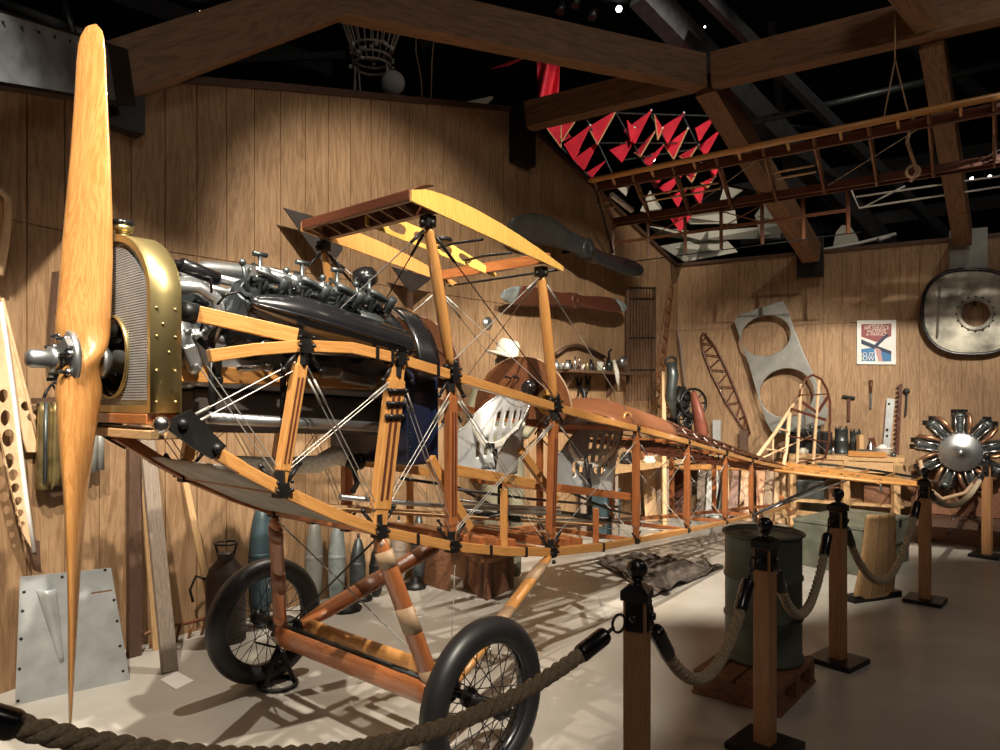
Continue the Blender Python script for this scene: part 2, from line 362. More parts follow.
for s in (1, -1):
    ln = 'near side' if s > 0 else 'far side'
    for pl, nm in ((top, 'upper_longeron'), (bot, 'lower_longeron')):
        m = MB()
        for (a, za), (b_, zb) in zip(pl, pl[1:]):
            k = .038 if a < 2 else .030
            m.beam(side(a, s, za), side(b_+.004, s, zb), k, k*(1.15 if a < 1.2 else 1))
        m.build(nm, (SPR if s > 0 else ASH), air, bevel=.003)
    # uprights
    for i, t in enumerate(st):
        tb, tt = t, t
        if i == 0: tt = TR(302, 350)[0]
        if i == 1: tt = TR(397, 362)[0]
        if i == 3: tt = TR(554, 408)[0]
        wd = (.048, .085, .05, .046, .036, .032, .03, .028)[i]
        p = side(tb, s, botz(tb)+.02); q = side(tt, s, topz(tt)-.02)
        m = MB(); y = (q-p).normalized()
        L_ = (q-p).length
        m.beam(p, p+y*L_*.12, .034, wd*.8, at_).beam(p+y*L_*.1, q-y*L_*.1, .04, wd, at_).beam(q-y*L_*.12, q, .034, wd*.8, at_)
        u = m.build('upright', ASH if i not in (0, 1) else SPR, air, bevel=.004)
        if i < 4:   # routed lightening grooves
            g = MB(); 
            for k in (-1, 1): g.beam(p+y*L_*.16+av*s*.0205+at_*k*wd*.17, q-y*L_*.2+av*s*.0205+at_*k*wd*.17, .003, wd*.16, at_)
            g.build('groove_lining', MAH, u)
        if i == 1:
            for k in (.05, .13, .21):
                g = MB(); c = q-y*L_*(.12+k)+av*s*.026; g.tube([c-at_*.04, c+at_*.04], .009, 8).ball(c-at_*.042, .012, 8).ball(c+at_*.042, .012, 8).build('clamp', BLKM, u)
    # fittings at joints
    for i, t in enumerate(st):
        for up in (0, 1):
            tt = t
            if up: tt = {0: TR(302, 350)[0], 1: TR(397, 362)[0], 3: TR(554, 408)[0]}.get(i, t)
            z = topz(tt) if up else botz(tt); c = side(tt, s, z, .004); d = -1 if up else 1; k = 1 if i < 4 else .6
            m = MB()
            m.box(c, (.040*k, .055*k, .052*k), math.atan2(at_.y, at_.x)).beam(c+Z3*d*.02*k, c+Z3*d*.07*k, .046*k, .034*k)
            for e in (-1, 1):
                m.tube([c+at_*e*.02*k+Z3*d*.02, c+at_*e*.075*k+Z3*d*.085*k], .008*k, 6)
                m.ball(c+at_*e*.028*k+av*s*.03*k, .009*k, 6); m.ball(c+at_*e*.028*k+av*s*.03*k+Z3*.03*k, .008*k, 6)
                m.ball(c+at_*e*.078*k+Z3*d*.09*k, .012*k, 6)
            m.build('joint_fitting', BLKM, air)
    # straps wrapped round the longerons
    for t in (.0+st[1]+.2, st[2]+.25, st[2]+.52, st[3]+.5):
        MB().box(side(t, s, botz(t)), (.014, .05, .05), math.atan2(at_.y, at_.x)).build('strap', BLKM, air)
    for t in (st[1]-.02, st[1]+.06, st[2]-.1):
        MB().box(side(t, s, topz(t)), (.014, .05, .052), math.atan2(at_.y, at_.x)).build('strap', BLKM, air)
    # bracing wires, doubled in the front bays
    tt_ = {0: TR(302, 350)[0], 1: TR(397, 362)[0], 3: TR(554, 408)[0]}
    for i in range(len(st)-1):
        a, b_ = st[i], st[i+1]; ta = tt_.get(i, a); tb = tt_.get(i+1, b_)
        for k, (p, q) in enumerate(((side(a, s, botz(a)+.06), side(tb, s, topz(tb)-.07)), (side(ta, s, topz(ta)-.07), side(b_, s, botz(b_)+.06)))):
            for dd in ((-.012, .012) if i < 3 else (0,)):
                m = MB(); o_ = at_*dd+av*s*.012; r = .0028 if i < 4 else .002
                r *= .8; m.rod(p+o_, q+o_, r, n=5)
                d = (q-p).normalized(); m.rod(q+o_-d*.17, q+o_-d*.06, .005, n=6) if k == 0 else m.rod(p+o_+d*.06, p+o_+d*.17, .005, n=6)
                m.build('bracing_wire', WIRE, air)
    # front bay wires from the radiator fitting
    p = side(-.93, s, botz(-.93)+.07); q = side(tt_[0], s, topz(tt_[0])-.06); q2 = side(st[0], s, botz(st[0])+.05); p2 = side(-.9, s, 1.62)
    for dd in (-.014, .014):
        MB().rod(p+Z3*dd, q+Z3*dd, .0024, n=5).rod(p+Z3*dd, p+Z3*dd+(q-p)*.14, .006, n=6).build('bracing_wire', WIRE, air)
        MB().rod(p2+at_*dd, q2+at_*dd, .0024, n=5).build('bracing_wire', WIRE, air)
    # nose fittings
    c = side(-.95, s, 1.40); m = MB()
    m.prism([c+av*s*.02+at_*x+Z3*z for x, z in ((-.06, .05), (0, .075), (.07, 0), (.12, -.05), (.07, -.09), (0, -.045), (-.07, .01))], av*s*.012)
    for x, z in ((-.03, .03), (.085, -.055)): m.ball(c+av*s*.036+at_*x+Z3*z, .018, 8)
    m.build('nose_fitting', BLKM, air)
    m = MB().ball(c+av*s*.04+at_*-.10+Z3*.03, .028, 10); m.build('bolt', STEEL, air)
    # strut from joint to radiator
    q = side(tt_[0]-.02, s, topz(tt_[0])+.035); p = A(-.90, s*.27, 1.80)
    MB().beam(p, q, .03, .055, Z3).build('radiator_brace', SPR, air, bevel=.003)
    m = MB().rod(p-(q-p).normalized()*.05, p+(q-p)*.03, .035); m.build('brace_socket', BLKM, air)
# cross members between the two sides
for t in st:
    w_ = hw(t)-.02
    for z in ((botz(t),) if t < 1.6 else (botz(t), topz(t))):
        MB().beam(A(t, -w_, z), A(t, w_, z), .026, .03).build('cross_member', ASH, air, bevel=.002)
for a, b_ in zip(st[3:], st[4:]):
    for s in (1, -1):
        MB().rod(side(a, s, botz(a)), side(b_, -s, botz(b_)), .0025, n=5).build('bracing_wire', WIRE, air)
        MB().rod(side(a, s, topz(a)-.02), side(a, -s, botz(a)+.02), .002, n=5).build('bracing_wire', WIRE, air)
# nose plate and belly sheet
m = MB().beam(A(-1.02, -.36, 1.445), A(-1.02, .30, 1.445), .10, .035); m.build('nose_board', ASH, air, bevel=.004)
m = MB().beam(A(-1.0, -.36, 1.395), A(-1.0, .33, 1.395), .14, .03); m.build('nose_board', PALE, air, bevel=.003)
m = MB()
n_ = 8
def belly(u, w_):
    t = -.80+.5*u; return A(t, -.29+w_*(.29+hw(t)), botz(t)-.012)
m.grid(belly, n_, 3); bp = m.build('belly_sheet', BELLY, air, solid_=.006)
m = MB()
for t, v in ((-.62, .1), (-.47, .12), (-.62, -.15), (-.47, -.15)): m.beam(A(t-.035, v, botz(t)+.018-.035*-1), A(t+.035, v, botz(t)-.0), .014, .012)
m.build('toggle', BLKM, bp)
# floor boards & seat rails
for i in range(7):
    t = st[2]+.12+i*.115 if i < 4 else st[3]+.1+(i-4)*.11
    z = botz(t)+.035
    MB().beam(A(t, -.34, z), A(t, .365, z), .03, .045).build('floor_slat', ASH, air, bevel=.004)
for v in (.12, -.12): MB().beam(A(st[1], v, botz(st[1])+.06), A(st[3]+.9, v, botz(st[3]+.9)+.07), .09, .012).build('floor_board', PALE, air)
tr = [tz(460, 470, .34), tz(535, 484, .34), tz(560, 488, .34), tz(640, 498, .34)]
for s in (1, -1):
    p = A(tr[0][0]-.02, s*.33, tr[0][1]); q = A(tr[1][0], s*.33, tr[1][1]); MB().beam(p, q, .03, .05).build('seat_rail', SPR, air, bevel=.003)
    p = A(tr[2][0], s*.33, tr[2][1]); q = A(tr[3][0], s*.33, tr[3][1]); MB().beam(p, q, .03, .045).build('seat_rail', ASH, air, bevel=.003)
    t = tz(503, 495, .34)[0]; MB().beam(A(t, s*.345, botz(t)+.01), A(t, s*.345, tr[1][1]), .025, .038).build('rail_post', SPR, air, bevel=.003)
    t = tz(595, 500, .34)[0]; MB().beam(A(t, s*.345, botz(t)+.01), A(t, s*.345, tr[3][1]), .025, .035).build('rail_post', ASH, air, bevel=.003)
    t = tz(460, 470, .34)[0]
for p, q, v in (((430, 458), (470, 530), .3), ((520, 450), (556, 500), .2)):
    MB().beam(AT(*p, v), AT(*q, v), .03, .045).build('diagonal_brace', SPR, air, bevel=.003)
# control rods under the seats
for i, (pts, v, r) in enumerate((([(340, 497), (430, 505), (560, 512)], .2, .012), ([(455, 489), (530, 499), (620, 507)], .1, .008), ([(455, 508), (540, 520), (640, 520)], -.05, .009), ([(400, 478), (455, 486), (520, 520)], -.2, .009),
                              ([(455, 500), (500, 506), (560, 508)], .24, .007), ([(570, 492), (610, 510), (640, 516)], .25, .008), ([(465, 525), (510, 512), (570, 516)], .15, .008))):
    MB().tube([AT(*p, v) for p in pts], r, 7).build('control_rod', BLKM if i % 2 else ALU, air)
for px, t0 in ((500, 0), (590, 0)):
    p = AT(px, 520, 0); MB().tube([p, p+Z3*.22, p+Z3*.42-at_*.05], [.016, .013, .015], 8).build('control_stick', BLKM, air)
    MB().tube([p-av*.22+Z3*.04-at_*.1, p+av*.22+Z3*.04-at_*.1], .018, 8).build('rudder_bar', BLKM, air)
# seats
def seat(cx, cy, cv, ztop, zs, rad, name_l):
    c = AT(cx, cy, cv); t0, z0 = (c-O).dot(at_), zs
    def fn(u, w_):                   # u: round the bucket 0..1 (front near .. back .. front far), w: height
        ang = (u-.5)*2; a = ang*PI*.62
        k = max(0, math.cos(ang*PI*.5))
        h = .12+(ztop-zs-.12)*(min(1, k*1.06)**.9)
        rr = rad*(.86+.14*w_)
        x = math.cos(a)*rr*1.0+w_*w_*.10*k; y = math.sin(a)*rr*1.0
        if abs(ang) > .8: x = math.cos(.8*PI*.62*(1 if ang > 0 else -1))*rr-(abs(ang)-.8)*.55
        return A(t0+x, cv+y, z0+h*w_)
    def skip(u, w_):
        if .20 < w_ < .43 and .2 < u < .8: return int(u*72) % 5 in (1, 2)
        if .56 < w_ < .77 and .34 < u < .66: return int(u*72) % 5 in (1, 2)
        return False
    m = MB(); m.grid(fn, 72, 20, skip); o = m.build('seat', SEAT, air, solid_=.005); o['label'] = name_l
    m = MB(); m.tube([fn(i/40, 1.0) for i in range(41)], .006, 6); m.build('rolled_edge', STEEL, o)
    m = MB(); n = 20; ring = [fn(i/n, 0) for i in range(n+1)]; cc = A(t0-.02, cv, z0)
    m.add(ring+[cc], [(i, i+1, n+1) for i in range(n)]+[(n, 0, n+1)]); m.build('seat_pan', SEAT, o, solid_=.005)
    m = MB(); a0 = fn(.16, .95); b0 = fn(.84, .95)
    m.tube([a0+(b0-a0)*(i/16)-Z3*.14*4*(i/16)*(1-i/16)-at_*.05*math.sin(PI*i/16) for i in range(17)], .020, 8, flat=.22, up=at_); x = m.build('lap_belt', CLOTH, o); x['label'] = 'pale webbing lap belt'
    m = MB(); m.box((a0+b0)/2-Z3*.14-at_*.055, (.05, .04, .03)); m.build('belt_buckle', BLKM, x)
seat(486, 470, 0, 1.555, 1.10, .20, 'front perforated metal seat')
seat(585, 492, 0, 1.385, .90, .21, 'rear perforated metal seat')
# plywood bulkheads with rims
def former(t, r, zc, hz, rim):
    m = MB(); n = 22
    ol = [A(t, math.cos(PI*i/n)*r, zc+math.sin(PI*i/n)*hz) for i in range(n+1)]; m.prism(ol+[A(t, -r, zc-.04), A(t, r, zc-.04)], at_*.012)
    o = m.build('instrument_bulkhead', PLY, air)
    m = MB(); m.tube([p+at_*.006 for p in ol], .006, 6); m.build('padded_rim', rim, o)
    return o
b1 = former(.29, .372, topz(.29), .315, MAH)
b2 = former(1.19, .365, topz(1.19), .325, TAPE)
c = A(1.18, .10, topz(st[3])+.10); MB().lathe(c, [(.045, 0), (.05, -.04), (.03, -.07)], at_, 14).build('compass', BLK, b2)
c = A(1.18, .22, topz(st[3])+.02); m = MB(); m.prism(circ(c, .075, at_, 16), -at_*.02, [circ(c, .042, at_, 12)]); m.build('yoke_bracket', SPRY, b2)
for v in (-.06, -.0): m = MB(); c = A(1.18, v, topz(st[3])+.16); m.tube([c, c-at_*.05+Z3*.01], .006, 6).ball(c-at_*.05+Z3*.01, .01, 6); m.build('switch', BLKM, b2)
# turtle deck
td0 = tz(596, 418, .25)[0]; td1 = tz(665, 428, .3)[0]+.15
def deck(u, w_):
    t = td0+(td1-td0)*u; a = PI*w_; hh = .20*min(1, .35+u*2.2) if u < .3 else .20-.03*(u-.3)
    return A(t, math.cos(a)*hw(t)*.98, topz(t)+.0+math.sin(a)**.8*hh)
MB().grid(deck, 14, 18).build('turtle_deck', PLY, air, solid_=.006)
m = MB(); t = td0+.2; c = A(t, .34, topz(t)+.05); m.lathe(c, [(.05, 0), (.05, .02), (.035, .02), (.03, .0)], av, 16); m.build('headrest_ring', SPR, air)
te = tail_t-.25
m = MB(); n = 7
for i in range(n):
    a = PI*(i+.5)/n
    m.beam(A(td1-.02, math.cos(a)*hw(td1)*.95, topz(td1)+math.sin(a)**.8*.17), A(te, math.cos(a)*.04, topz(te)+.02), .035, .010)
m.build('deck_stringers', MAH, air)
for i in range(14):
    k = i/14; t = td1+(te-td1)*k; hh = .165*(1-k)+.015
    m = MB(); pts = [A(t, math.cos(PI*j/10)*hw(t)*.94*(1 if k < 1 else 0), topz(t)+math.sin(PI*j/10)**.8*hh) for j in range(11)]
    m.tube(pts, .007, 5); m.build('deck_former', MAH, air)
def skirt(s):
    m = MB(); m.grid(lambda u, w_: A(td1+(te-td1)*u, s*(hw(td1+(te-td1)*u)*.95*(1-.12*w_)), topz(td1+(te-td1)*u)+.01+w_*(.11*(1-u)+.01)), 20, 2); return m
for k in range(26):
    t = td1-.35+k*.13; z = topz(t)-.06
    if k < 22: MB().beam(A(t, hw(t)*.9, z+.015), A(t, -hw(t)*.9, z-.0), .018, .012).build('deck_slat', MAH, air)
# belly cowl of radiator & engine
# ---------------------------------------------------------------- radiator
zb, zs_, zt = 1.465, 1.845, 2.075; tf, tr_ = -1.065, -.965
def rad_outline(t, g=0, n=16):
    pts = [A(t, .32-g, zb+g), A(t, .32-g, zs_)]
    pts += [A(t, (.32-g)*math.cos(PI*i/n), zs_+(zt-zs_-g)*math.sin(PI*i/n)**1.05) for i in range(1, n)]
    return pts+[A(t, -.32+g, zs_), A(t, -.32+g, zb+g)]
m = MB(); a_, b_ = rad_outline(tf), rad_outline(tf, .024); n = len(a_)
m.add(a_+b_, [(i, (i+1) % n, n+(i+1) % n, n+i) for i in range(n)])
c_ = rad_outline(tr_); m.add(a_+c_, [(i, (i+1) % n, n+(i+1) % n, n+i) for i in range(n-2)], True).add([a_[-1], a_[0], c_[0], c_[-1]], [(0, 1, 2, 3)])
d_ = rad_outline(tf+.03, .024); m.add(b_+d_, [(i, (i+1) % n, n+(i+1) % n, n+i) for i in range(n)])
m.prism(c_, -at_*.004)
rs = m.build('radiator_shell', BRASS, air)
m = MB()
for s in (1, -1):
    for z in (1.50, 1.60, 1.71, 1.80):
        for t in (tf+.02, tr_-.02): MB().lathe(A(t, s*.32, z), [(.006, 0), (.005, .003), (.0, .005)], av*s, 8).build('rivet', BRASS, rs)
    for t, z in ((tf+.04, 1.75), (tf+.06, 1.66)): MB().lathe(A(t, s*.32, z), [(.006, 0), (.005, .003), (.0, .005)], av*s, 8).build('rivet', BRASS, rs)
hc = A(tf+.02, 0, 1.655); core = MB(); core.prism(rad_outline(tf+.018, .023), at_*.05, [circ(hc, .14, at_, 24)])
cr = core.build('radiator_core', CORE, rs)
m = MB(); z = 1.51
while z < 2.03:
    f = 1 if z < zs_ else max(0, (1-min(1, (z-zs_)/(zt-zs_-.035)))**.5*1.0)
    w_ = .295*(f if f < 1 else 1)
    if abs(z-1.655) < .14: 
        k = math.sqrt(.14**2-(z-1.655)**2)
        if w_ > k: m.beam(A(tf+.013, k, z), A(tf+.013, w_, z), .008, .0055).beam(A(tf+.013, -w_, z), A(tf+.013, -k, z), .008, .0055)
    elif w_ > .02: m.beam(A(tf+.013, -w_, z), A(tf+.013, w_, z), .008, .0055)
    z += .0085
m.build('cooling_fins', CORE, cr)
m = MB(); m.lathe(hc, [(.143, .0), (.146, -.02), (.140, -.024), (.137, -.018), (.137, .0), (.143, .0)], at_, 32); x = m.build('shaft_opening', BRASS, rs)
MB().lathe(hc, [(.136, -.005), (.136, .14), (.130, .14), (.130, -.005), (.136, -.005)], at_, 32).build('opening_liner', BLK, x)
MB().lathe(hc, [(.137, .13), (.0, .135)], at_, 24).build('opening_back', BLK, x)
m = MB(); cc = A(tf+.05, -.02, zt-.01); m.lathe(cc, [(.036, -.02), (.036, .01), (.024, .012), (.024, .032), (.034, .034), (.034, .052), (.028, .056), (0, .056)], (0, 0, 1), 20)
fc = m.build('filler_neck', BRASS, rs); MB().lathe(cc+Z3*.054, [(.036, 0), (.04, .006), (.036, .018), (0, .02)], (0, 0, 1), 14).build('filler_cap', BLK, fc)
# ---------------------------------------------------------------- propeller
hub = A(-1.155, 0, 1.640); sh = (at_*math.cos(.03)+Z3*-.03*0).normalized()
tilt = math.radians(1.6); up_ = (Z3+at_*.056-av*.085).normalized(); shd = av.cross(up_).normalized()
if shd.dot(at_) < 0: shd = -shd
def propst(r):       # r in metres -> chord, thickness, pitch
    k = abs(r)/1.19
    ch = [(0, .165), (.08, .165), (.16, .168), (.3, .178), (.42, .182), (.6, .172), (.78, .155), (.9, .145), (.96, .13), (.985, .10), (1, .055)]
    th = [(0, .115), (.1, .11), (.2, .085), (.35, .055), (.6, .032), (.9, .018), (1, .008)]
    be = [(0, 60), (.12, 54), (.25, 42), (.4, 32), (.6, 25), (.8, 20), (1, 17)]
    return lerp(ch, k), lerp(th, k), math.radians(lerp(be, k))
m = MB(); vs = []; N = 80; M_ = 20
for i in range(N+1):
    r = 1.19*(1-2*i/N); c, th, be = propst(r); sg = 1 if r >= 0 else -1
    if abs(r) < .12: be = math.radians(60)
    u = av*math.cos(be)+shd*math.sin(be)*sg
    if abs(r) < .10:   # blend to a round boss
        u = av*1.0*math.cos(be)+shd*math.sin(be)*sg*(abs(r)/.10); u.normalize()
    nn = up_.cross(u).normalized()
    off = u*(.012*math.sin(PI*abs(r)/1.19))
    for j in range(M_):
        a = 2*PI*j/M_; vs.append(hub+up_*r+off+u*math.cos(a)*c/2+nn*math.sin(a)*th/2)
fs = [(i*M_+j, i*M_+(j+1) % M_, (i+1)*M_+(j+1) % M_, (i+1)*M_+j) for i in range(N) for j in range(M_)]
m.add(vs, fs, True).add(vs[:M_], [tuple(range(M_))]).add(vs[-M_:], [tuple(range(M_))])
pr = m.build('propeller', PROPW, air)
m = MB(); m.lathe(hub, [(.098, -.03), (.098, -.046), (.09, -.052), (.036, -.054), (.034, -.07), (.042, -.073), (.042, -.095), (.030, -.097), (.030, -.145), (.022, -.158), (0, -.16)], at_, 24)
ph = m.build('hub_plate', ALU, pr)
for i in range(8):
    m = MB(); a = 2*PI*i/8+.2; c = hub+av*math.cos(a)*.078+Z3*math.sin(a)*.078
    m.lathe(c, [(.013, -.05), (.013, -.066), (.007, -.067), (.007, -.088), (0, -.089)], at_, 6); m.build('hub_bolt', STEEL, ph)
for s in (1, -1): 
    m = MB(); m.beam(hub-at_*.075+av*.025*s+Z3*.015*s, hub-at_*.06+av*.075*s+Z3*.055*s, .02, .035); m.build('lock_lug', ALU, ph)
MB().lathe(hub, [(.06, .05), (.06, .07), (.04, .07), (.04, .22), (.05, .22), (.05, .26)], at_, 20).build('shaft_flange', ALU, pr)
# ---------------------------------------------------------------- engine
eng = MB().beam(A(-.86, 0, 1.66), A(.12, 0, 1.61), .30, .22).build('crankcase', ALU, air, bevel=.03)
m = MB(); prf = [(-.155, 0), (.155, 0), (.15, -.10), (.09, -.16), (-.09, -.16), (-.15, -.10)]
m.prism([A(-.84, v, 1.55+z) for v, z in prf], A(.16, 0, 1.50)-A(-.84, 0, 1.55)); m.build('oil_pan', PAN, eng, bevel=.015)
for s in (1, -1):
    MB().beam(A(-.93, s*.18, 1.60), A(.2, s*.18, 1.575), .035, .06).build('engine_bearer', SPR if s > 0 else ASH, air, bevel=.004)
cyl_t = (-.635, -.455, -.29, -.125)
for s in (1, -1):
    ax = (av*s*math.sin(math.radians(42))+Z3*math.cos(math.radians(42))).normalized()
    for k, t in enumerate(cyl_t):
        b0 = A(t-(.03 if s < 0 else 0), s*.06, 1.70-.05*(t+.7)*.6)
        m = MB(); g_ = 1 if k == 0 else .78; m.lathe(b0, [(.085*g_, 0), (.085*g_, .03), (.104*g_, .035), (.106*g_, .20), (.100*g_, .204), (.102*g_, .262), (.094*g_, .27), (0, .272)], ax, 20)
        cy = m.build('cylinder', ENGD if k == 0 else ENG, eng)
        m = MB(); h0 = b0+ax*.265
        # rocker posts and arms, valve springs
        m.rod(h0, h0+ax*.07, .014).rod(h0+ax*.07-at_*.05, h0+ax*.07+at_*.05, .012)
        m.tube([h0+ax*.10-at_*.05, h0+ax*.09, h0+ax*.05+at_*.045+av*s*.05], [.008, .013, .008], 7).tube([h0+ax*.09, h0+Z3*.12-av*s*.05], [.012, .008], 7).rod(h0+Z3*.0, h0+Z3*.15, .008).rod(h0+Z3*.15-at_*.028, h0+Z3*.15+at_*.028, .010).rod(h0+at_*.05, h0+at_*.04+Z3*.09-av*s*.03, .008).ball(h0+at_*.05+Z3*.02, .02, 8).rod(h0-at_*.05, h0-at_*.07+Z3*.11, .007).ball(h0-at_*.07+Z3*.11, .014, 8)
        m.rod(h0+at_*.05+av*s*.05, h0+ax*.075+at_*.05+av*s*.05, .018).rod(h0-av*s*.06+Z3*.0, h0-av*s*.06+Z3*.085, .014).ball(h0-av*s*.06+Z3*.095, .017, 8)
        m.tube([h0-av*s*.05+Z3*.08, h0-av*s*.02+Z3*.03-at_*.06, b0+ax*.12-at_*.10], .007, 6)
        m.build('valve_rockers', ENG, cy)
        m = MB().lathe(b0+ax*.27+at_*.07, [(.012, 0), (.012, .05), (.018, .05), (.018, .07), (.008, .07), (.008, .10)], (ax+av*s*.6), 8); m.build('spark_plug', STEEL, cy)
    # water pipe along the heads
    pts = [A(t, s*.235, 1.985-.10*(t+.7)) for t in (-.66, -.5, -.3, -.08)]
    m = MB(); m.tube(pts, .020, 10)
    for k in range(5):
        t = -.62+.13*k; c = A(t, s*.235, 1.985-.10*(t+.7)); m.tube([c-at_*.018, c+at_*.018], .026, 10)
    m.build('water_pipe', ALU, eng)
# intake pipe over the vee
m = MB(); m.tube([A(-.80, -.04, 1.96), A(-.7, -.05, 2.015), A(-.45, -.05, 2.03), A(-.1, -.05, 1.99), A(.15, -.05, 1.93)], [.028, .034, .036, .034, .03], 12); m.build('intake_manifold', ALU, eng)
m = MB(); m.tube([A(-.95, .12, 1.985), A(-.88, .13, 1.985)], .016, 8).tube([A(-.88, .13, 1.985), A(-.74, .12, 1.955)], .026, 10); m.build('radiator_hose', BLK, eng)
m = MB(); m.tube([A(-.74, .12, 1.955), A(-.56, .12, 1.94), A(-.50, .13, 1.93)], .018, 10); m.build('outlet_pipe', ALU, eng)
m = MB(); m.tube([A(-.91, .14, 1.90), A(-.83, .16, 1.905), A(-.77, .17, 1.87), A(-.76, .17, 1.80), A(-.79, .16, 1.74)], .028, 12); m.build('inlet_elbow', ALU, eng)
m = MB(); m.tube([A(-.91, -.02, 1.86), A(-.84, -.02, 1.93), A(-.76, -.03, 1.95), A(-.68, -.03, 1.9)], .034, 12); m.build('inlet_elbow', ALU, eng)
m = MB(); m.lathe(A(-.90, 0, 1.72), [(.10, 0), (.12, .02), (.12, .07), (.07, .10), (.05, .18)], at_, 20); m.build('gear_cover', ALU, eng)
for k, (a, b_) in enumerate((((-.86, .22, 1.72), (-.78, .2, 1.58)), ((-.84, .2, 1.80), (-.82, .22, 1.70)), ((-.72, .22, 1.62), (-.60, .23, 1.63)))):
    MB().tube([A(*a), A((a[0]+b_[0])/2+.02, a[1]+.03, (a[2]+b_[2])/2), A(*b_)], .012, 8).ball(A(*b_), .022, 8).build('fuel_line', BLKM if k < 2 else STEEL, eng)
m = MB(); m.tube([A(-.62, .25, 1.70), A(-.2, .26, 1.69)], .012, 8).lathe(A(-.62, .25, 1.70), [(.03, -.02), (.03, .02)], av, 10); m.build('push_rod', STEEL, eng)
# black fishtail exhaust fairing over the near bank
def fair(u, w_):
    t = -.71+.70*u; k = math.sin(PI*min(1, u*2.2+.12)/2)
    z = 1.875-.125*u; a = (w_-.12)*PI*1.1
    r1 = .105*k+.01; r2 = (.078*k+.004*0)*(1-.1*u)+.008
    return A(t, .325+.015*u+math.sin(a)*r1-.05, z+math.cos(a)*r2*1.0-.02)
m = MB(); m.grid(fair, 28, 14)
fx = m.build('exhaust_fairing', BLK, eng, solid_=.006)
m = MB(); m.tube([fair(i/24, .62) for i in range(25)], .007, 6).tube([fair(i/24, .36) for i in range(25)], .005, 6); m.build('fairing_bead', BLK, fx)
m = MB(); m.prism([fair(1, i/12) for i in range(13)], at_*.004); m.build('fairing_end', ENGD, fx)
m = MB(); m.tube([AT(208, 418, .30), AT(376, 427, .27)], .021, 12).ball(AT(377, 427, .27), .024, 8)
ex = m.build('long_tube', ALU, eng)
for x in (212, 283): c = AT(x, 418+(x-208)*.053, .29); m = MB().tube([c-at_*.02, c+at_*.02], .026, 12).rod(c, c+Z3*.22, .012); m.build('tube_clip', BLKM, ex)
m = MB(); m.tube([AT(232, 463, -.05), AT(280, 466, -.05), AT(318, 464, -.05), AT(335, 455, -.05), AT(348, 460, -.05)], [.03, .036, .04, .046, .03], 12); m.build('lagged_pipe', CLOTH, eng)
m = MB(); c = AT(352, 462, -.02); m.ball(c, .035, 10).tube([c, c-Z3*.1+at_*.03, c-Z3*.14], .014, 8).lathe(c, [(.04, .02), (.04, .05)], at_, 10); m.build('carburettor', BLKM, eng)
for k, (x0, y0, x1, y1, v) in enumerate(((320, 372, 338, 372, .2), (340, 376, 372, 382, .2), (186, 345, 194, 366, .22))):
    p = AT(x0, y0, v); q = AT(x1, y1, v); MB().beam(p, q, .05, .05).ball(q, .03, 8).build('accessory', ALU if k < 3 else BLKM, eng, bevel=.01)
rng = random.Random(3)
for k in range(14):
    t = -.86+rng.random()*.35; p = A(t, .2+rng.random()*.08, 1.58+rng.random()*.3); q = p+at_*rng.uniform(-.05, .12)+Z3*rng.uniform(-.14, .1)
    MB().tube([p, (p+q)/2+av*.03+Z3*.02, q], .0045, 6).build('cable', BLKM, eng)
for k in range(8):
    t = -.5+k*.11; p = A(t, .16, 1.72); MB().lathe(p, [(.022, 0), (.022, .05), (.013, .05), (.013, .08), (0, .085)], av+Z3*.2, 8).build('crankcase_stud', STEEL, eng)
# tank, firewall cowl
m = MB(); tw = .29
def tank_pt(t, g): return [A(t, g*math.cos(PI*i/10), 1.60+.07*math.sin(PI*i/10)) for i in range(11)]+[A(t, -g, 1.215), A(t, g, 1.215)]
m.prism(tank_pt(.05, tw), at_*.19); tk = m.build('fuel_tank', NAVY, air, bevel=.015)
m = MB()
for z in [1.25+i*.016 for i in range(24)]: m.ball(A(.055, tw+.004, z), .005, 5)
m.build('stitching', BLK, tk)
def cowl(t0, t1, r0, r1, z0, n=20):
    m = MB(); m.grid(lambda u, w_: A(t0+(t1-t0)*u, math.cos(PI*w_)*(r0+(r1-r0)*u), z0-.02*u+math.sin(PI*w_)*(r0+(r1-r0)*u)*.92), 4, n); return m
cowl(-.07, .04, .30, .335, 1.655).build('firewall_cowl', BLK, air, solid_=.006)
cowl(.06, .17, .345, .365, 1.645).build('cockpit_cowl', BLK, air, solid_=.008)
m = MB(); c = A(.02, .06, 1.975); m.lathe(c, [(.02, 0), (.015, .04), (.055, .06), (.06, .10), (.045, .13), (.02, .14), (0, .14)], (Z3*.95-at_*.3), 16); m.build('filler_cap', BLK, air)
# ---------------------------------------------------------------- cabane and centre section
fn_, rn_ = tz(428, 217, .38), tz(541, 268, .38)
for s in (1, -1):
    for (tt, zz), tb in (((fn_), st[2]), ((rn_), TR(554, 408)[0])):
        p = A(tb, s*.38, topz(tb)+.03); q = A(tt, s*.38, zz-.03); m = MB(); y = q-p
        m.tube([p, p+y*.08, p+y*.3, p+y*.7, p+y*.94, q], [.016, .026, .034, .034, .026, .016], 12, flat=.55, up=at_); cs = m.build('cabane_strut', SPR, air)
        m = MB(); m.box(p-Z3*.005, (.05, .05, .05), .86).ball(p+at_*.03+Z3*.03, .014, 8).ball(p-at_*.03+Z3*.01, .014, 8).build('strut_fitting', BLKM, cs); m = MB().box(q+Z3*.01, (.05, .05, .05), .86).ball(q-at_*.035, .014, 8).ball(q+av*s*.03, .015, 8); m.build('strut_fitting', BLKM, cs)
zf = lambda t: fn_[1]+(rn_[1]-fn_[1])*(t-fn_[0])/(rn_[0]-fn_[0])
